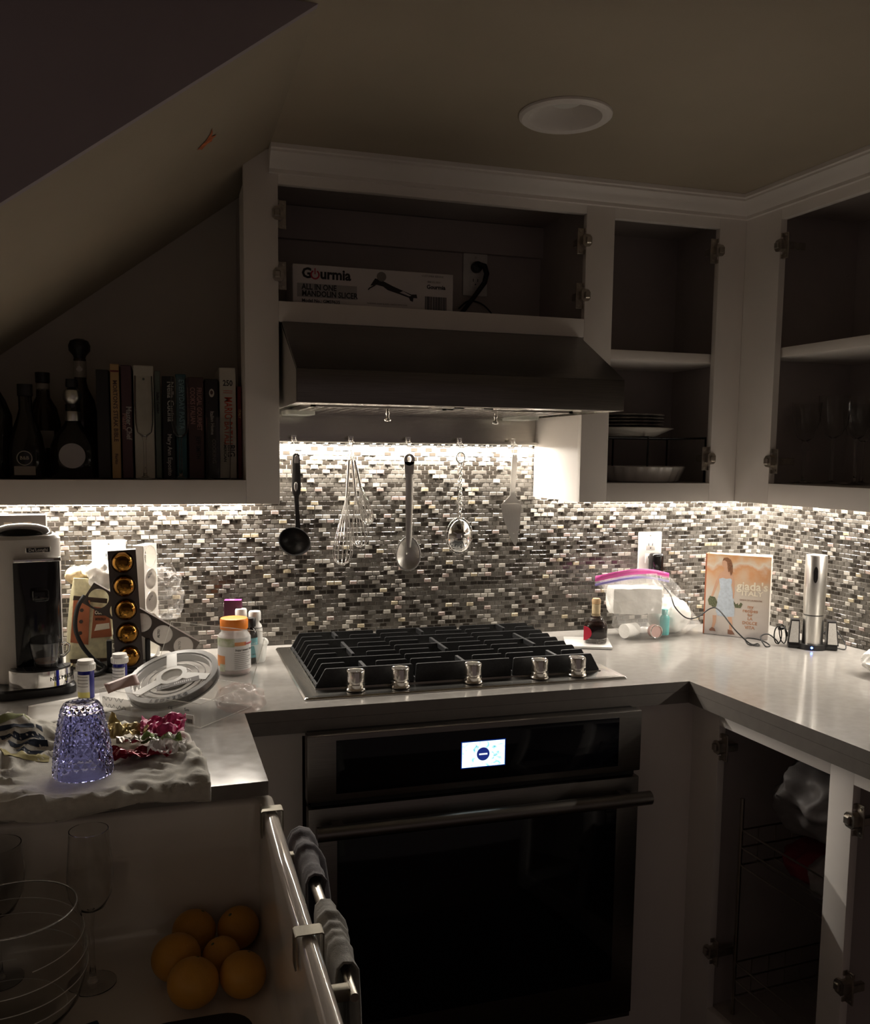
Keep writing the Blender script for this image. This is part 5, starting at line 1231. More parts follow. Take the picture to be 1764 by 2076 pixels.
def pill2(label, x, y, r, h, m_body, m_cap, lab=None):
    t = thing('supplement_bottle', label, 'bottle', (x, y, CZ + 0.0032))
    MB().lathe([(0, 0.0), (r * .95, 0.0), (r, 0.003), (r, h * .62), (r * .9, h * .70), (r * .62, h * .76), (r * .6, h * .80), (0, h * .80)], 30).build('bottle', m_body, t, 50)
    MB().lathe([(0, h * .805), (r * .78, h * .805), (r * .8, h * .82), (r * .8, h * .97), (r * .72, h), (0, h)], 30).build('cap', m_cap, t, 40)
    if lab: band(t, 'label', lab, r + .0005, -200, 20, h * .12, h * .56, 24)
    return t
pc = thing('plastic_tub', 'translucent plastic tub holding supplement bottles behind the gummy jar', 'tub', (-0.062, -0.165, CZ))
pf = [(0, 0.0008), (0.046, 0.0008), (0.048, 0.004), (0.054, 0.046), (0.0575, 0.047), (0.0575, 0.050), (0.0535, 0.049), (0.0468, 0.005), (0, 0.003)]
MB().loft([[(x * 1.0, y * 1.0, z) for x, y, z in [(r * math.cos(2 * PI * k / 40) * (abs(math.cos(2 * PI * k / 40)) ** 4 + abs(math.sin(2 * PI * k / 40)) ** 4) ** -.25 * .82, r * math.sin(2 * PI * k / 40) * (abs(math.cos(2 * PI * k / 40)) ** 4 + abs(math.sin(2 * PI * k / 40)) ** 4) ** -.25 * .82, z) for k in range(40)]] for r, z in pf[1:-1]], True, True, True).build('tub_body', 'frosted_plastic', pc, 50)
t = pill2('white supplement bottle at the right of the plastic tub', -0.047, -0.155, 0.0195, 0.122, 'white_plastic', 'white_plastic'); band(t, 'label_line', 'ink', 0.0199, -200, 20, 0.080, 0.0815)
pill2('white capped supplement bottle half hidden by the purple box', -0.080, -0.140, 0.0185, 0.127, 'white_plastic', 'white_plastic')
t = pill2('dark brown bottle with teal label in the plastic tub', -0.062, -0.193, 0.0175, 0.112, 'amber_dark', 'black_plastic', 'label_teal')
wrap_text(t, 'Elixir', 0.007, 'label_white', 0.0183, -72, 0.050, 13); wrap_text(t, 'Rainforest', 0.0055, 'ink', 0.0183, -75, 0.022, 9)

# ------------------------------------------------------------------ towel, tumbler and wrapper by the sink
def tow(u, v):
    """u: left to right, v: back to front; hangs over the sink edge at the front"""
    xr = -0.225 + 0.03 * math.sin(2.4 * v) - 0.02 * (1 - v)
    x = -0.70 + (xr + 0.70) * u
    yb = -0.665 - 0.05 * u; s = v * 0.43
    yf = -1.052 + 0.008 * noise.noise(Vector((u * 9, 0, 2)))
    y = yb - s
    n = noise.noise(Vector((x * 14, y * 9, 0.3))); n2 = noise.noise(Vector((x * 30 + 3, y * 24, 1.2)))
    cr = noise.noise(Vector((x * 22 + y * 16, y * 22 - x * 10, 4.1))); far = max(0.0, math.hypot((x + 0.396) / 0.075, (y + 0.94) / 0.075) - 1); far = min(1.0, far * 2)
    z = CZ + 0.0045 + far * (0.012 * max(0, n) + 0.006 * abs(n2) + 0.009 * max(0, 0.35 - abs(cr)) / 0.35)
    z += 0.006 * math.exp(-((u - 0.97) / 0.03) ** 2)
    k = math.exp(-(((x + 0.535) / 0.075) ** 2 + ((y + 0.745) / 0.055) ** 2)); z += 0.048 * k
    k2 = math.exp(-(((x + 0.60) / 0.07) ** 2 + ((y + 0.84) / 0.05) ** 2)); z += 0.032 * k2
    if y < yf:
        over = yf - y; y = yf - 0.004; z = min(z, CZ + 0.004) - min(over, 0.030 - 0.018 * u + 0.006 * math.sin(14 * u)) * 1.0
    return (x, y, z)
tw = MB().grid(tow, 90, 70).build('dish_towel', 'linen', None, 80, solid=0.0022); tag(tw, 'cream linen towel spread beside the sink under the blue tumbler', 'towel')
# printed patches of the bunched end follow the towel
D('print_green', (0.25, 0.26, 0.12), 0.9); D('print_navy', (0.02, 0.028, 0.05), 0.9); D('print_olive', (0.42, 0.36, 0.16), 0.9)
def patch(name, m, pts, off=0.0022):
    uv = [(u, v) for u, v in pts]
    mb = MB(); n = 10
    a, b, c, d = uv
    mb.grid(lambda s, t_: (lambda p: (p[0], p[1], p[2] + off))(tow((a[0] * (1 - s) + b[0] * s) * (1 - t_) + (d[0] * (1 - s) + c[0] * s) * t_, (a[1] * (1 - s) + b[1] * s) * (1 - t_) + (d[1] * (1 - s) + c[1] * s) * t_)), n, n)
    mb.build(name, m, tw, 80)
patch('printed_stripe', 'print_green', [(0.30, 0.19), (0.42, 0.10), (0.43, 0.13), (0.31, 0.22)]); patch('printed_stripe', 'print_green', [(0.26, 0.12), (0.33, 0.04), (0.35, 0.06), (0.28, 0.15)])
[patch('printed_leaf', 'print_navy', [(0.30 + .03 * k, 0.225 + .035 * k), (0.47 + .01 * k, 0.175 + .04 * k), (0.475 + .01 * k, 0.198 + .04 * k), (0.31 + .03 * k, 0.245 + .035 * k)]) for k in range(4)];  patch('printed_band', 'print_olive', [(0.34, 0.37), (0.50, 0.36), (0.50, 0.41), (0.36, 0.42)])
# blue faceted tumbler, upside down
tm = thing('tumbler', 'blue faceted glass tumbler standing upside down on the towel', 'glass', (-0.396, -0.940, CZ + 0.0085))
mb = MB(); NA, NZ = 22, 15; H_ = 0.114
def rad(z): s = z / H_; return 0.0455 - 0.0165 * s ** 1.7
def rp_(r, a, z): return (r * math.cos(a), r * math.sin(a), z)
vs = []; fs = []
for j in range(NZ + 1):
    for i in range(NA): vs.append(rp_(rad(H_ * j / NZ), 2 * PI * (i + 0.5 * (j % 2)) / NA, H_ * j / NZ))
def ix(j, i): return j * NA + i % NA
for j in range(NZ - 1):                                  # a raised pyramid on every diamond
    for i in range(NA):
        z = H_ * (j + 1) / NZ; o = j % 2
        vs.append(rp_(rad(z) + 0.0022, 2 * PI * (i + 0.5 * o) / NA, z)); c = len(vs) - 1
        lf, rt = (ix(j + 1, i - 1), ix(j + 1, i)) if o == 0 else (ix(j + 1, i), ix(j + 1, i + 1))
        bt, tp_ = ix(j, i), ix(j + 2, i)
        fs += [(c, bt, rt), (c, rt, tp_), (c, tp_, lf), (c, lf, bt)]
for i in range(NA):
    fs.append((ix(0, i), ix(0, i + 1), ix(1, i)))
    o = (NZ - 1) % 2
    fs.append((ix(NZ - 1, i), ix(NZ - 1, i + 1), ix(NZ, i + o)) if o == 0 else (ix(NZ - 1, i), ix(NZ - 1, i + 1), ix(NZ, i + 1)))
mb.add(vs, fs)
off = 0.5 * (NZ % 2)
tops = [[rp_(r, 2 * PI * (i + off) / NA, z) for i in range(NA)] for r, z in ((0.0275, H_ + 0.002), (0.0255, H_ + 0.0035), (0.021, H_ + 0.002), (0.004, H_ - 0.0005))]
base = len(mb.v); mb.loft(tops, True, False, True)
mb.f += [(ix(NZ, i), ix(NZ, i + 1), base + (i + 1) % NA, base + i) for i in range(NA)]; mb.mi += [0] * NA
zi = [H_ - 0.011, H_ - 0.012] + [H_ * k / 10 for k in range(8, -1, -1)]
ir = [[rp_(0.003 if k == 0 else rad(z) - 0.004, 2 * PI * i / NA, z) for i in range(NA)] for k, z in enumerate(zi)]
mb.loft(ir, True, True, False); li_ = len(mb.v) - NA
mb.f += [(ix(0, i), ix(0, i + 1), li_ + (i + 1) % NA, li_ + i) for i in range(NA)]; mb.mi += [0] * NA
mb.build('faceted_wall', 'blue_glass', tm, 0)
# crumpled wrapper
D('foil_gold', (0.62, 0.50, 0.24), 0.25, 0.5, var=(30, 0.3)); D('wrap_pink', (0.62, 0.06, 0.22), 0.35, var=(60, 0.3)); D('wrap_red', (0.30, 0.012, 0.035), 0.25, 0.3); D('wrap_green', (0.24, 0.36, 0.10), 0.35, var=(40, 0.4)); D('foil_clear', (0.75, 0.72, 0.70), 0.12, alpha=0.4, spec=1.0)
wp = thing('candy_wrapper', 'crumpled pink and gold foil wrapper on the towel', 'wrapper', (-0.300, -0.82, CZ + 0.010), math.radians(-2))
def crump(name, m, x0, x1, y0, y1, z, amp, sd, slope=0.0, n=16):
    def fn(u, v):
        x = x0 + (x1 - x0) * u; y = y0 + (y1 - y0) * v
        w = Vector((x * 40 + sd, y * 40, sd * 1.3)); k = abs(noise.noise(w)) + 0.5 * abs(noise.noise(w * 2.2))
        return (x + 0.004 * noise.noise(w * 1.1), y + 0.004 * noise.noise(w * 1.4), max(0.002, z + amp * (k - 0.15) + slope * (v - .5)))
    MB().grid(fn, n, n).build(name, m, wp, 0, solid=0.0006)
crump('gold_flap', 'foil_gold', -0.070, 0.005, -0.010, 0.055, 0.020, 0.030, 1)
crump('pink_panel', 'wrap_pink', -0.010, 0.066, -0.030, 0.040, 0.026, 0.022, 4, 0.012)
crump('green_edge', 'wrap_green', -0.005, 0.060, -0.050, -0.026, 0.018, 0.022, 7)
crump('red_panel', 'wrap_red', -0.060, 0.045, -0.092, -0.045, 0.006, 0.024, 9)
crump('clear_crinkle', 'foil_clear', 0.005, 0.070, -0.095, -0.020, 0.010, 0.034, 13)
crump('foil_lining', 'foil', -0.045, 0.020, -0.052, -0.030, 0.020, 0.020, 17)
# ------------------------------------------------------------------ in the sink
OR = [(-0.230, -1.062, 0.034, 'orange at the back left of the pile in the sink'), (-0.1625, -1.068, 0.033, 'orange at the back right of the pile, by the sink wall'),
      (-0.258, -1.135, 0.036, 'leftmost orange of the pile in the sink'), (-0.193, -1.136, 0.0285, 'smallest orange in the middle of the pile in the sink'),
      (-0.236, -1.2075, 0.036, 'largest orange at the front left of the pile in the sink'), (-0.1665, -1.202, 0.0335, 'orange at the front right of the pile, by the sink wall')]
for x, y, r, lab in OR:
    t = thing('orange', lab, 'orange', (x, y, 0.6612 + r * 0.96), group='oranges in the sink', rot=(random.uniform(-.6, .6), random.uniform(-.6, .6), random.uniform(0, 6)))
    MB().blob((0, 0, 0), (r, r, r * 0.95), 0.015, 20, r * 1000, 4).build('peel', 'orange_skin', t, 180)
    MB().lathe([(0, r * .935), (0.003, r * .94), (0.0022, r * .955), (0, r * .957)], 8).build('stem_scar', 'leaf_print', t)
glass('stem_glass', 'slender stemmed glass standing at the back of the sink', [
    ('foot', [(0.033, 0.0), (0.033, 0.0016), (0.012, 0.004), (0.005, 0.008)], 0),
    ('stem', [(0.005, 0.008), (0.0035, 0.03), (0.0035, 0.095), (0.006, 0.112)], 0),
    ('bowl', [(0.007, 0.112), (0.020, 0.120), (0.030, 0.140), (0.0325, 0.165), (0.030, 0.20), (0.0275, 0.236)], 0.0013)], (-0.376, -1.112, 0.6608))
glass('stem_glass', 'stemmed glass at the left edge behind the big glass bowl', [
    ('foot', [(0.033, 0.0), (0.033, 0.0016), (0.012, 0.004), (0.005, 0.008)], 0),
    ('stem', [(0.005, 0.008), (0.0035, 0.03), (0.0035, 0.085), (0.006, 0.10)], 0),
    ('bowl', [(0.007, 0.10), (0.024, 0.110), (0.036, 0.135), (0.040, 0.165), (0.036, 0.21)], 0.0013)], (-0.508, -1.068, 0.6608))
gb = thing('glass_bowl', 'large clear glass bowl with etched swirls at the front of the sink', 'glass', (-0.468, -1.190, 0.6608))
gp = [(0, 0), (0.040, 0), (0.062, 0.009), (0.082, 0.036), (0.0925, 0.074), (0.0925, 0.105), (0.087, 0.142), (0.0815, 0.168), (0.0795, 0.168), (0.085, 0.142), (0.090, 0.105), (0.090, 0.074), (0.080, 0.038), (0.060, 0.014), (0.035, 0.006), (0, 0.006)]
MB().lathe(gp, 56).build('bowl', 'thin_glass', gb, 60)
D('etch', (0.85, 0.84, 0.82), 0.6)
def rg_(z):
    pts = [(0.040, 0), (0.062, 0.009), (0.082, 0.036), (0.0925, 0.074), (0.0925, 0.105), (0.087, 0.142), (0.0815, 0.168)]
    for (r0, z0), (r1, z1) in zip(pts, pts[1:]):
        if z <= z1: return r0 + (r1 - r0) * (z - z0) / (z1 - z0)
    return 0.0815
for k in range(4):
    pts = []
    for i in range(70):
        a = k * 1.7 + i * 0.085; z = 0.014 + 0.036 * k + 0.040 * i / 69; z = min(z, 0.164)
        pts.append(((rg_(z) + .0006) * math.cos(a), (rg_(z) + .0006) * math.sin(a), z))
    MB().tube(pts, 0.0007, 4).build('etched_line', 'etch', gb, 80)
MB().tube([(0.0808 * math.cos(a), 0.0808 * math.sin(a), 0.1685) for a in [2 * PI * k / 56 for k in range(56)]], 0.0013, 6, closed=True).build('rim', 'rim_glint', gb, 80)
D('sponge_blue', (0.02, 0.10, 0.20), 0.9, bump=(200, 0.8, 0.002)); D('sponge_pad', (0.03, 0.05, 0.09), 0.95, bump=(300, 0.8, 0.002))
t = thing('sponge', 'dark blue sponge lying in the sink beside the glass bowl', 'sponge', (-0.40, -1.292, 0.6608), 0.3)
MB().rbox(-0.052, 0.052, -0.034, 0.034, 0.0, 0.020, 0.004).build('foam', 'sponge_blue', t); MB().rbox(-0.052, 0.052, -0.034, 0.034, 0.0202, 0.026, 0.002).build('scrub_pad', 'sponge_pad', t)
t = thing('drain_mat', 'black rubber mat at the bottom of the sink', 'mat', (-0.235, -1.30, 0.6608))
MB().prism([(x, y) for x, y, _ in rrect(-0.075, 0.075, -0.08, 0.055, 0.04, 0)], 0.0, 0.006).build('mat_body', 'black_rubber', t)

# ------------------------------------------------------------------ towel bar on the sink apron
tbar = thing('towel_bar', 'chrome over-the-edge towel bar hooked on the sink apron', 'towel bar', (-0.112, -1.27, 0.8875))
for y in (0.185, -0.188):
    # clip bent over the rim
    mb = MB(); w = 0.011
    po = [(-0.0155, -0.040), (-0.0155, 0.001), (-0.013, 0.0028), (0.016, 0.0028), (0.0185, 0.001), (0.0185, -0.090), (0.0170, -0.090), (0.0170, 0.0), (0.015, 0.0012), (-0.012, 0.0012), (-0.0138, 0.0), (-0.0138, -0.040)]
    mb.prism(po, y - w, y + w, 'y'); mb.build('clip', 'clip_metal', tbar, 40)
    MB().rbox(0.0188, 0.050, y - 0.008 - 0.05 * (1 if y > 0 else -1) * 0, y + 0.008, -0.090, -0.074, 0.002).build('arm', 'clip_metal', tbar)
MB().tube([(0.053, 0.24, -0.080), (0.053, 0.02, -0.080)], 0.0075, 16).build('bar_tube', 'nickel', tbar)
MB().tube([(0.053, 0.02, -0.080), (0.053, 0.012, -0.080), (0.053, 0.010, -0.080), (0.053, -0.205, -0.080)], [0.0075, 0.0082, 0.0055, 0.0055], 16).build('bar_rod', 'nickel', tbar)
def drape(name, label, m, y0, y1, rx, back, frontl, sd, fold=0.004):
    """cloth laid over the bar: back flap by the apron, over the top, front flap"""
    bx, bz = -0.059, 0.8075
    def fn(u, v):
        y = y0 + (y1 - y0) * u
        tot = back + PI * rx + frontl; s = v * tot
        rip = fold * noise.noise(Vector((y * 26, sd, v * 1.5))) + 0.4 * fold * noise.noise(Vector((y * 70, sd + 3, v * 3)))
        r = rx + max(0, rip) + rip * .4
        if s < back: x, z = bx - r * .8, bz - (back - s)
        elif s < back + PI * rx:
            a = PI - (s - back) / rx; x, z = bx + r * (math.cos(a) if a < PI / 2 else .8 * math.cos(a)), bz + r * math.sin(a)
        else: x, z = bx + r + rip + 0.02 * (s - back - PI * rx), bz - (s - back - PI * rx)
        return (x, y + 0.006 * noise.noise(Vector((v * 5, sd, u * 2))), z)
    o = MB().grid(fn, 60, 46).build(name, m, None, 80, solid=0.0028)
    return tag(o, label, 'towel')
drape('hand_towel', 'dark charcoal towel hanging on the bar nearer the oven', 'dark_towel', -1.030, -1.190, 0.0185, 0.22, 0.28, 2.0, 0.011)
drape('hand_towel', 'mid grey textured towel hanging on the near end of the bar', 'grey_towel', -1.262, -1.425, 0.0155, 0.22, 0.30, 5.0, 0.009)
# rolled end of the dark towel hangs over itself
def roll(u, v):
    a = 2 * PI * v; y = -1.035 - 0.075 * u
    r = 0.019 + 0.004 * noise.noise(Vector((u * 4, v * 4, 3)))
    return (-0.060 + r * math.cos(a) * 1.0, y, 0.822 + 0.012 * (1 - u) + r * math.sin(a))

# ------------------------------------------------------------------ bookshelf: books
SZ = 1.3779
def book(label, x0, x1, ztop, depth, m, tilt=0.0, yf=-0.225, lines=(), pages=True, extra=None):
    w = x1 - x0; h = ztop - SZ
    t = thing('book', label, 'book', (x0, yf, SZ), rot=(0, math.radians(tilt), 0), group='cookbooks on the open shelf')
    mb = MB(); mb.rbox(0.0003, w - .0003, 0, 0.004, 0.0005, h, 0.0015, 1); mb.box(0.0003, 0.0025, .004, depth, 0.0005, h); mb.box(w - 0.0025, w - .0003, .004, depth, 0.0005, h)
    mb.build('cover', m, t)
    MB().box(0.0027, w - .0027, .0045, depth - 0.004, 0.003, h - 0.004).build('page_block', 'paper', t, 0)
    for s, size, xf, zf, mm, wide, al in lines:
        text('lettering', s, size, mm, t, Matrix.Translation((w * xf, -0.0004, h * zf)) @ Matrix.Rotation(PI / 2, 4, 'X') @ Matrix.Rotation(-PI / 2, 4, 'Z'), wide=wide, align=al, bold=0.0003)
    if extra: extra(t, w, h)
    return t
D('bk_tan', (0.50, 0.33, 0.15), 0.5); D('bk_plum', (0.10, 0.05, 0.06), 0.5); D('bk_white', (0.62, 0.59, 0.52), 0.5); D('bk_sage', (0.14, 0.17, 0.15), 0.5); D('bk_black', (0.02, 0.018, 0.018), 0.5); D('bk_teal', (0.03, 0.10, 0.125), 0.5); D('bk_brown', (0.09, 0.05, 0.045), 0.5); D('bk_maroon', (0.16, 0.02, 0.02), 0.5); D('bk_letter', (0.55, 0.53, 0.50), 0.5); D('bk_blueletter', (0.22, 0.42, 0.50), 0.5); D('bk_rose', (0.45, 0.25, 0.22), 0.5); D('bk_red', (0.60, 0.08, 0.03), 0.5)
L_ = 'LEFT'
book('black box-like book at the left end of the cookbook row', -0.408, -0.380, 1.628, 0.16, 'bk_black')
book('tan cookbook spine lettered with a steak title', -0.377, -0.357, 1.642, 0.17, 'bk_tan', 0, lines=[("MORTON'S STEAK BIBLE", 0.013, 0.5, 0.86, 'bk_brown', 1.0, L_), ('Fiorito', 0.009, 0.5, 0.22, 'bk_brown', 1, L_)], extra=lambda t, w, h: MB().box(0.0004, w - .0004, -0.0006, 0, h * .93, h * .945).build('spine_band', 'bk_maroon', t, 0))
book('dark plum cookbook spine with pale lettering near the bottom', -0.354, -0.330, 1.640, 0.17, 'bk_plum', lines=[('Master Chef', 0.017, 0.66, 0.64, 'bk_letter', 0.9, L_), ('Master', 0.015, 0.30, 0.58, 'bk_rose', 0.95, L_)])
book('wide plain white cookbook in the middle of the row', -0.326, -0.281, 1.641, 0.18, 'bk_white', extra=lambda t, w, h: [MB().lathe([(0, 0), (0.003, 0), (0, 0.0008)], 10, T=Matrix.Translation((w * .5, -0.0004, h * q)) @ Matrix.Rotation(PI / 2, 4, 'X')).build('spine_emblem', 'bk_sage', t, 0) for q in (0.09, 0.88)])
book('thin grey-green cookbook beside the wide white one', -0.279, -0.266, 1.630, 0.16, 'bk_sage', lines=[('Italian Cooking', 0.008, 0.5, 0.8, 'bk_black', 1, L_)])
book('black cookbook with long silver lettering', -0.263, -0.235, 1.618, 0.18, 'bk_black', lines=[('Nella Cucina', 0.019, 0.64, 0.95, 'bk_letter', 0.95, L_), ('Mary Ann Esposito', 0.0135, 0.55, 0.44, 'bk_letter', 0.95, L_)])
book('teal cookbook with pale blue capitals', -0.232, -0.208, 1.624, 0.17, 'bk_teal', lines=[('EVERYDAY PASTA', 0.018, 0.55, 0.95, 'bk_blueletter', 0.82, L_)])
book('brown cookbook with two lines of rose lettering', -0.204, -0.168, 1.618, 0.18, 'bk_brown', lines=[('FRUGAL GOURMET', 0.0155, 0.70, 0.90, 'bk_rose', 0.75, L_), ('COOKS ITALIAN', 0.0155, 0.28, 0.90, 'bk_rose', 0.75, L_), ('JEFF SMITH', 0.014, 0.6, 0.42, 'bk_black', 0.8, L_)])
def portrait(t, w, h):
    MB().prism([(w * .5 + 0.006 * math.cos(a), h * .86 + 0.010 * math.sin(a)) for a in [2 * PI * k / 14 for k in range(14)]], -0.0007, 0, 'y').build('spine_picture', 'bk_white', t, 0)
    MB().prism([(w * .5 + 0.0035 * math.cos(a), h * .865 + 0.005 * math.sin(a)) for a in [2 * PI * k / 14 for k in range(14)]], -0.0011, -0.0006, 'y').build('spine_picture', 'bk_brown', t, 0)
book('black cookbook with a small portrait at the top of its spine', -0.165, -0.134, 1.615, 0.17, 'bk_black', lines=[('Italian Home', 0.012, 0.5, 0.68, 'bk_letter', 0.9, L_), ('COOKING', 0.013, 0.6, 0.40, 'ink_grey', 0.9, L_)], extra=portrait)
book('white cookbook with tall red lettering at the right of the row', -0.131, -0.0925, 1.643, 0.18, 'bk_white', lines=[('MARIO BATALI', 0.026, 0.50, 0.74, 'bk_red', 0.66, L_), ('BIG', 0.021, 0.68, 0.31, 'ink', 0.9, L_), ('AMERICAN', 0.010, 0.32, 0.33, 'ink', 0.9, L_)],
     extra=lambda t, w, h: [text('lettering', '250', 0.019, 'ink', t, FR(w / 2, -0.0004, h * .86), bold=0.0004, wide=0.8)] + [MB().box(w * .22, w * .78, -0.0004, 0, h * (.79 - .018 * k), h * (.795 - .018 * k)).build('print_line', 'bk_red', t, 0) for k in range(2)])
book('thin dark red book at the right end of the row', -0.0895, -0.0795, 1.600, 0.16, 'bk_maroon', lines=[('ITALY', 0.008, 0.5, 0.75, 'bk_tan', 1, L_)])

# ------------------------------------------------------------------ bookshelf: bottles and glasses
D('bottle_dark', (0.012, 0.010, 0.008), 0.06, spec=0.6); D('bottle_amber', (0.03, 0.015, 0.006), 0.06, spec=0.6); D('label_silver', (0.42, 0.40, 0.38), 0.35, 0.5); D('label_dim', (0.34, 0.31, 0.27), 0.6)
def bottle(label, x, y, prof, m, n=32, sx=1, sy=1):
    t = thing('liquor_bottle', label, 'bottle', (x, y, SZ)); MB().lathe([(0, 0.0005)] + prof, n, sx=sx, sy=sy).build('bottle_body', m, t, 50); return t
t = bottle('squat decanter bottle with round silver label on the shelf', -0.462, -0.200, [(0.046, 0.0005), (0.050, 0.006), (0.052, 0.05), (0.050, 0.075), (0.040, 0.100), (0.024, 0.118), (0.016, 0.130), (0.0155, 0.170), (0, 0.170)], 'bottle_dark', sy=0.75)
MB().lathe([(0, 0), (0.0275, 0), (0.0285, 0.0012), (0, 0.0018)], 32, T=Matrix.Translation((0, -0.0385, 0.052)) @ Matrix.Rotation(PI / 2, 4, 'X')).build('round_label', 'label_silver', t)
MB().lathe([(0.0165, 0.132), (0.0172, 0.134), (0.0172, 0.152), (0.0165, 0.154)], 28).build('neck_band', 'steel_satin', t)
MB().lathe([(0, 0.1705), (0.012, 0.171), (0.019, 0.180), (0.0205, 0.190), (0.017, 0.202), (0.008, 0.208), (0, 0.209)], 28).build('ball_stopper', 'steel_satin', t)
MB().lathe([(0, 0.2095), (0.013, 0.2095), (0.014, 0.213), (0.013, 0.228), (0, 0.229)], 24).build('cap', 'black_plastic', t)
t = bottle('tall dark bottle with round black stopper behind the decanter', -0.452, -0.090, [(0.036, 0.0005), (0.038, 0.006), (0.038, 0.15), (0.032, 0.185), (0.018, 0.215), (0.0145, 0.23), (0.0145, 0.285), (0, 0.285)], 'bottle_amber')
nl = MB().lathe([(0.0152, 0.240), (0.0154, 0.241), (0.0154, 0.278), (0.0152, 0.279)], 24).build('neck_label', 'label_dim', t)
leaf = [(0, .010), (.002, .006), (.0045, .0075), (.004, .003), (.0075, .003), (.0065, 0), (.008, -.001), (.004, -.004), (.0045, -.006), (.0006, -.0055), (.0006, -.010)]
leaf = leaf + [(-a, b) for a, b in reversed(leaf[1:])]
MB().prism([(a, 0.259 + b) for a, b in leaf], -0.0164, -0.0156, 'y').build('leaf_emblem', 'label_silver', nl, 0)
MB().lathe([(0.013, 0.2855), (0.015, 0.292), (0.0245, 0.304), (0.0255, 0.316), (0.021, 0.327), (0.010, 0.332), (0, 0.333)], 28).build('round_stopper', 'black_plastic', t)
t = bottle('dark bottle with round lettered badge at the left of the shelf', -0.560, -0.215, [(0.038, 0.0005), (0.040, 0.006), (0.040, 0.06), (0.034, 0.095), (0.020, 0.135), (0.0145, 0.155), (0.0145, 0.205), (0, 0.206)], 'bottle_dark')
lb_ = MB().lathe([(0.0145, 0), (0.0165, 0), (0.0165, 0.0012), (0.0145, 0.0012), (0.0145, 0)], 28, T=Matrix.Translation((0, -0.041, 0.046)) @ Matrix.Rotation(PI / 2, 4, 'X')).build('round_badge', 'label_dim', t)
text('lettering', 'B&B', 0.011, 'label_dim', lb_, FR(0, -0.0422, 0.046), bold=0.0002)
MB().box(-0.022, 0.022, -0.0415, -0.039, 0.008, 0.028).build('paper_label', 'label_dim', t, 0)
MB().lathe([(0.015, 0.185), (0.0165, 0.186), (0.0165, 0.212), (0, 0.213)], 24).build('cap', 'black_plastic', t)
t = bottle('bottle with pale neck label behind the lettered one', -0.535, -0.105, [(0.036, 0.0005), (0.038, 0.006), (0.038, 0.13), (0.030, 0.165), (0.016, 0.19), (0.0145, 0.23), (0, 0.231)], 'bottle_amber')
MB().lathe([(0.0152, 0.195), (0.0155, 0.196), (0.0152, 0.222)], 24).build('neck_label', 'label_dim', t); MB().lathe([(0.0155, 0.2235), (0.0165, 0.2245), (0.0165, 0.248), (0, 0.249)], 24).build('cap', 'black_plastic', t)
MB().box(-0.026, 0.026, -0.0395, -0.037, 0.07, 0.11).build('paper_label', 'label_dim', t, 0)
bottle('black bottle cut off at the left edge of the shelf', -0.632, -0.20, [(0.040, 0.0005), (0.042, 0.006), (0.042, 0.14), (0.030, 0.175), (0.016, 0.20), (0.0145, 0.25), (0, 0.251)], 'bottle_dark')
def flute(label, x, y):
    glass('champagne_flute', label, [('foot', [(0.026, 0.0), (0.026, 0.0014), (0.010, 0.004), (0.0045, 0.008)], 0), ('stem', [(0.0045, 0.008), (0.0034, 0.03), (0.0036, 0.088), (0.006, 0.098)], 0),
                                    ('bowl', [(0.0075, 0.098), (0.0165, 0.108), (0.020, 0.130), (0.021, 0.17), (0.0195, 0.235)], 0.0012)], (x, y, SZ), group='flutes before the cookbooks')
flute('champagne flute in front of the wide white cookbook', -0.303, -0.272); flute('champagne flute in front of the teal cookbook', -0.224, -0.272)
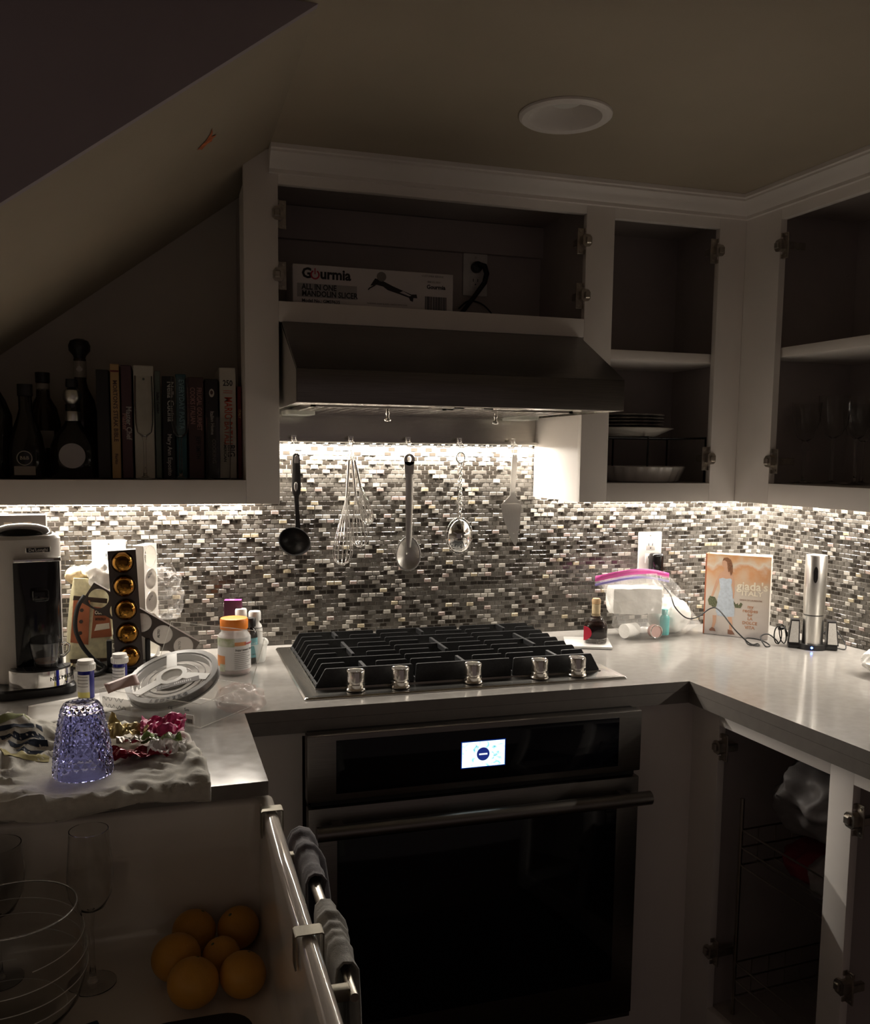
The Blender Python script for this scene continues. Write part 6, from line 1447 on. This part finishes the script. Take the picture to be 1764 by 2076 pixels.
glass('tumbler_glass', 'clear tall tumbler in front of the portrait cookbook', [('bowl', [(0.024, 0.0005), (0.026, 0.004), (0.0275, 0.06), (0.0285, 0.145)], 0.0016)], (-0.137, -0.270, SZ))

# ------------------------------------------------------------------ right base cabinet: wire baskets and bags
wr = thing('wire_basket', 'dark wire pull-out basket in the right base cabinet', 'basket', rwm(-0.36, -0.845, 0.0), TH)
def wirebox(x0, x1, y0, y1, z, h, name):
    mb = MB()
    for q in (z, z + h / 2, z + h): mb.tube([(x0, y0, q), (x1, y0, q), (x1, y1, q), (x0, y1, q)], 0.0024, 6, closed=True)
    k = x0
    while k < x1: mb.tube([(k, y0, z + h), (k, y0, z), (k, y1, z), (k, y1, z + h)], 0.0014, 5); k += 0.05
    mb.build(name, 'nickel', wr, 60)
wirebox(-0.25, 0.25, -0.14, 0.14, 0.50, 0.085, 'upper_basket'); wirebox(-0.25, 0.25, -0.14, 0.14, 0.175, 0.085, 'lower_basket')
for x in (-0.25, 0.25):
    for y in (-0.14, 0.14): MB().tube([(x, y, 0.131), (x, y, 0.66)], 0.005, 8).build('upright_post', 'nickel', wr, 60)
D('bag_white', (0.22, 0.20, 0.195), 0.5, alpha=0.6, bump=(30, 0.5, 0.004)); D('cloth_red', (0.16, 0.012, 0.02), 0.9)
def stuffb(name, label, cat, m, lx, ly, z, rad, sd, amp=0.3, sc=14):
    o = MB().blob((0, 0, rad[2]), rad, amp, sc, sd, 5, True, floor=0.0).build(name, m, None, 60); o.location = rwm(lx, ly, z); o.rotation_euler = (0, 0, TH); return tag(o, label, cat)
stuffb('plastic_bag', 'bulging translucent white bag on top of the upper wire basket', 'bag', 'bag_white', -0.45, -0.865, 0.602, (0.16, 0.13, 0.10), 31, 0.26, 10)
stuffb('folded_cloth', 'dark red cloth folded in the upper wire basket', 'cloth', 'cloth_red', -0.44, -0.85, 0.5035, (0.14, 0.11, 0.042), 35, 0.15)
stuffb('plastic_bag', 'crumpled pale bag at the front right of the wire basket', 'bag', 'bag_white', -0.55, -0.93, 0.5035, (0.05, 0.05, 0.05), 38)
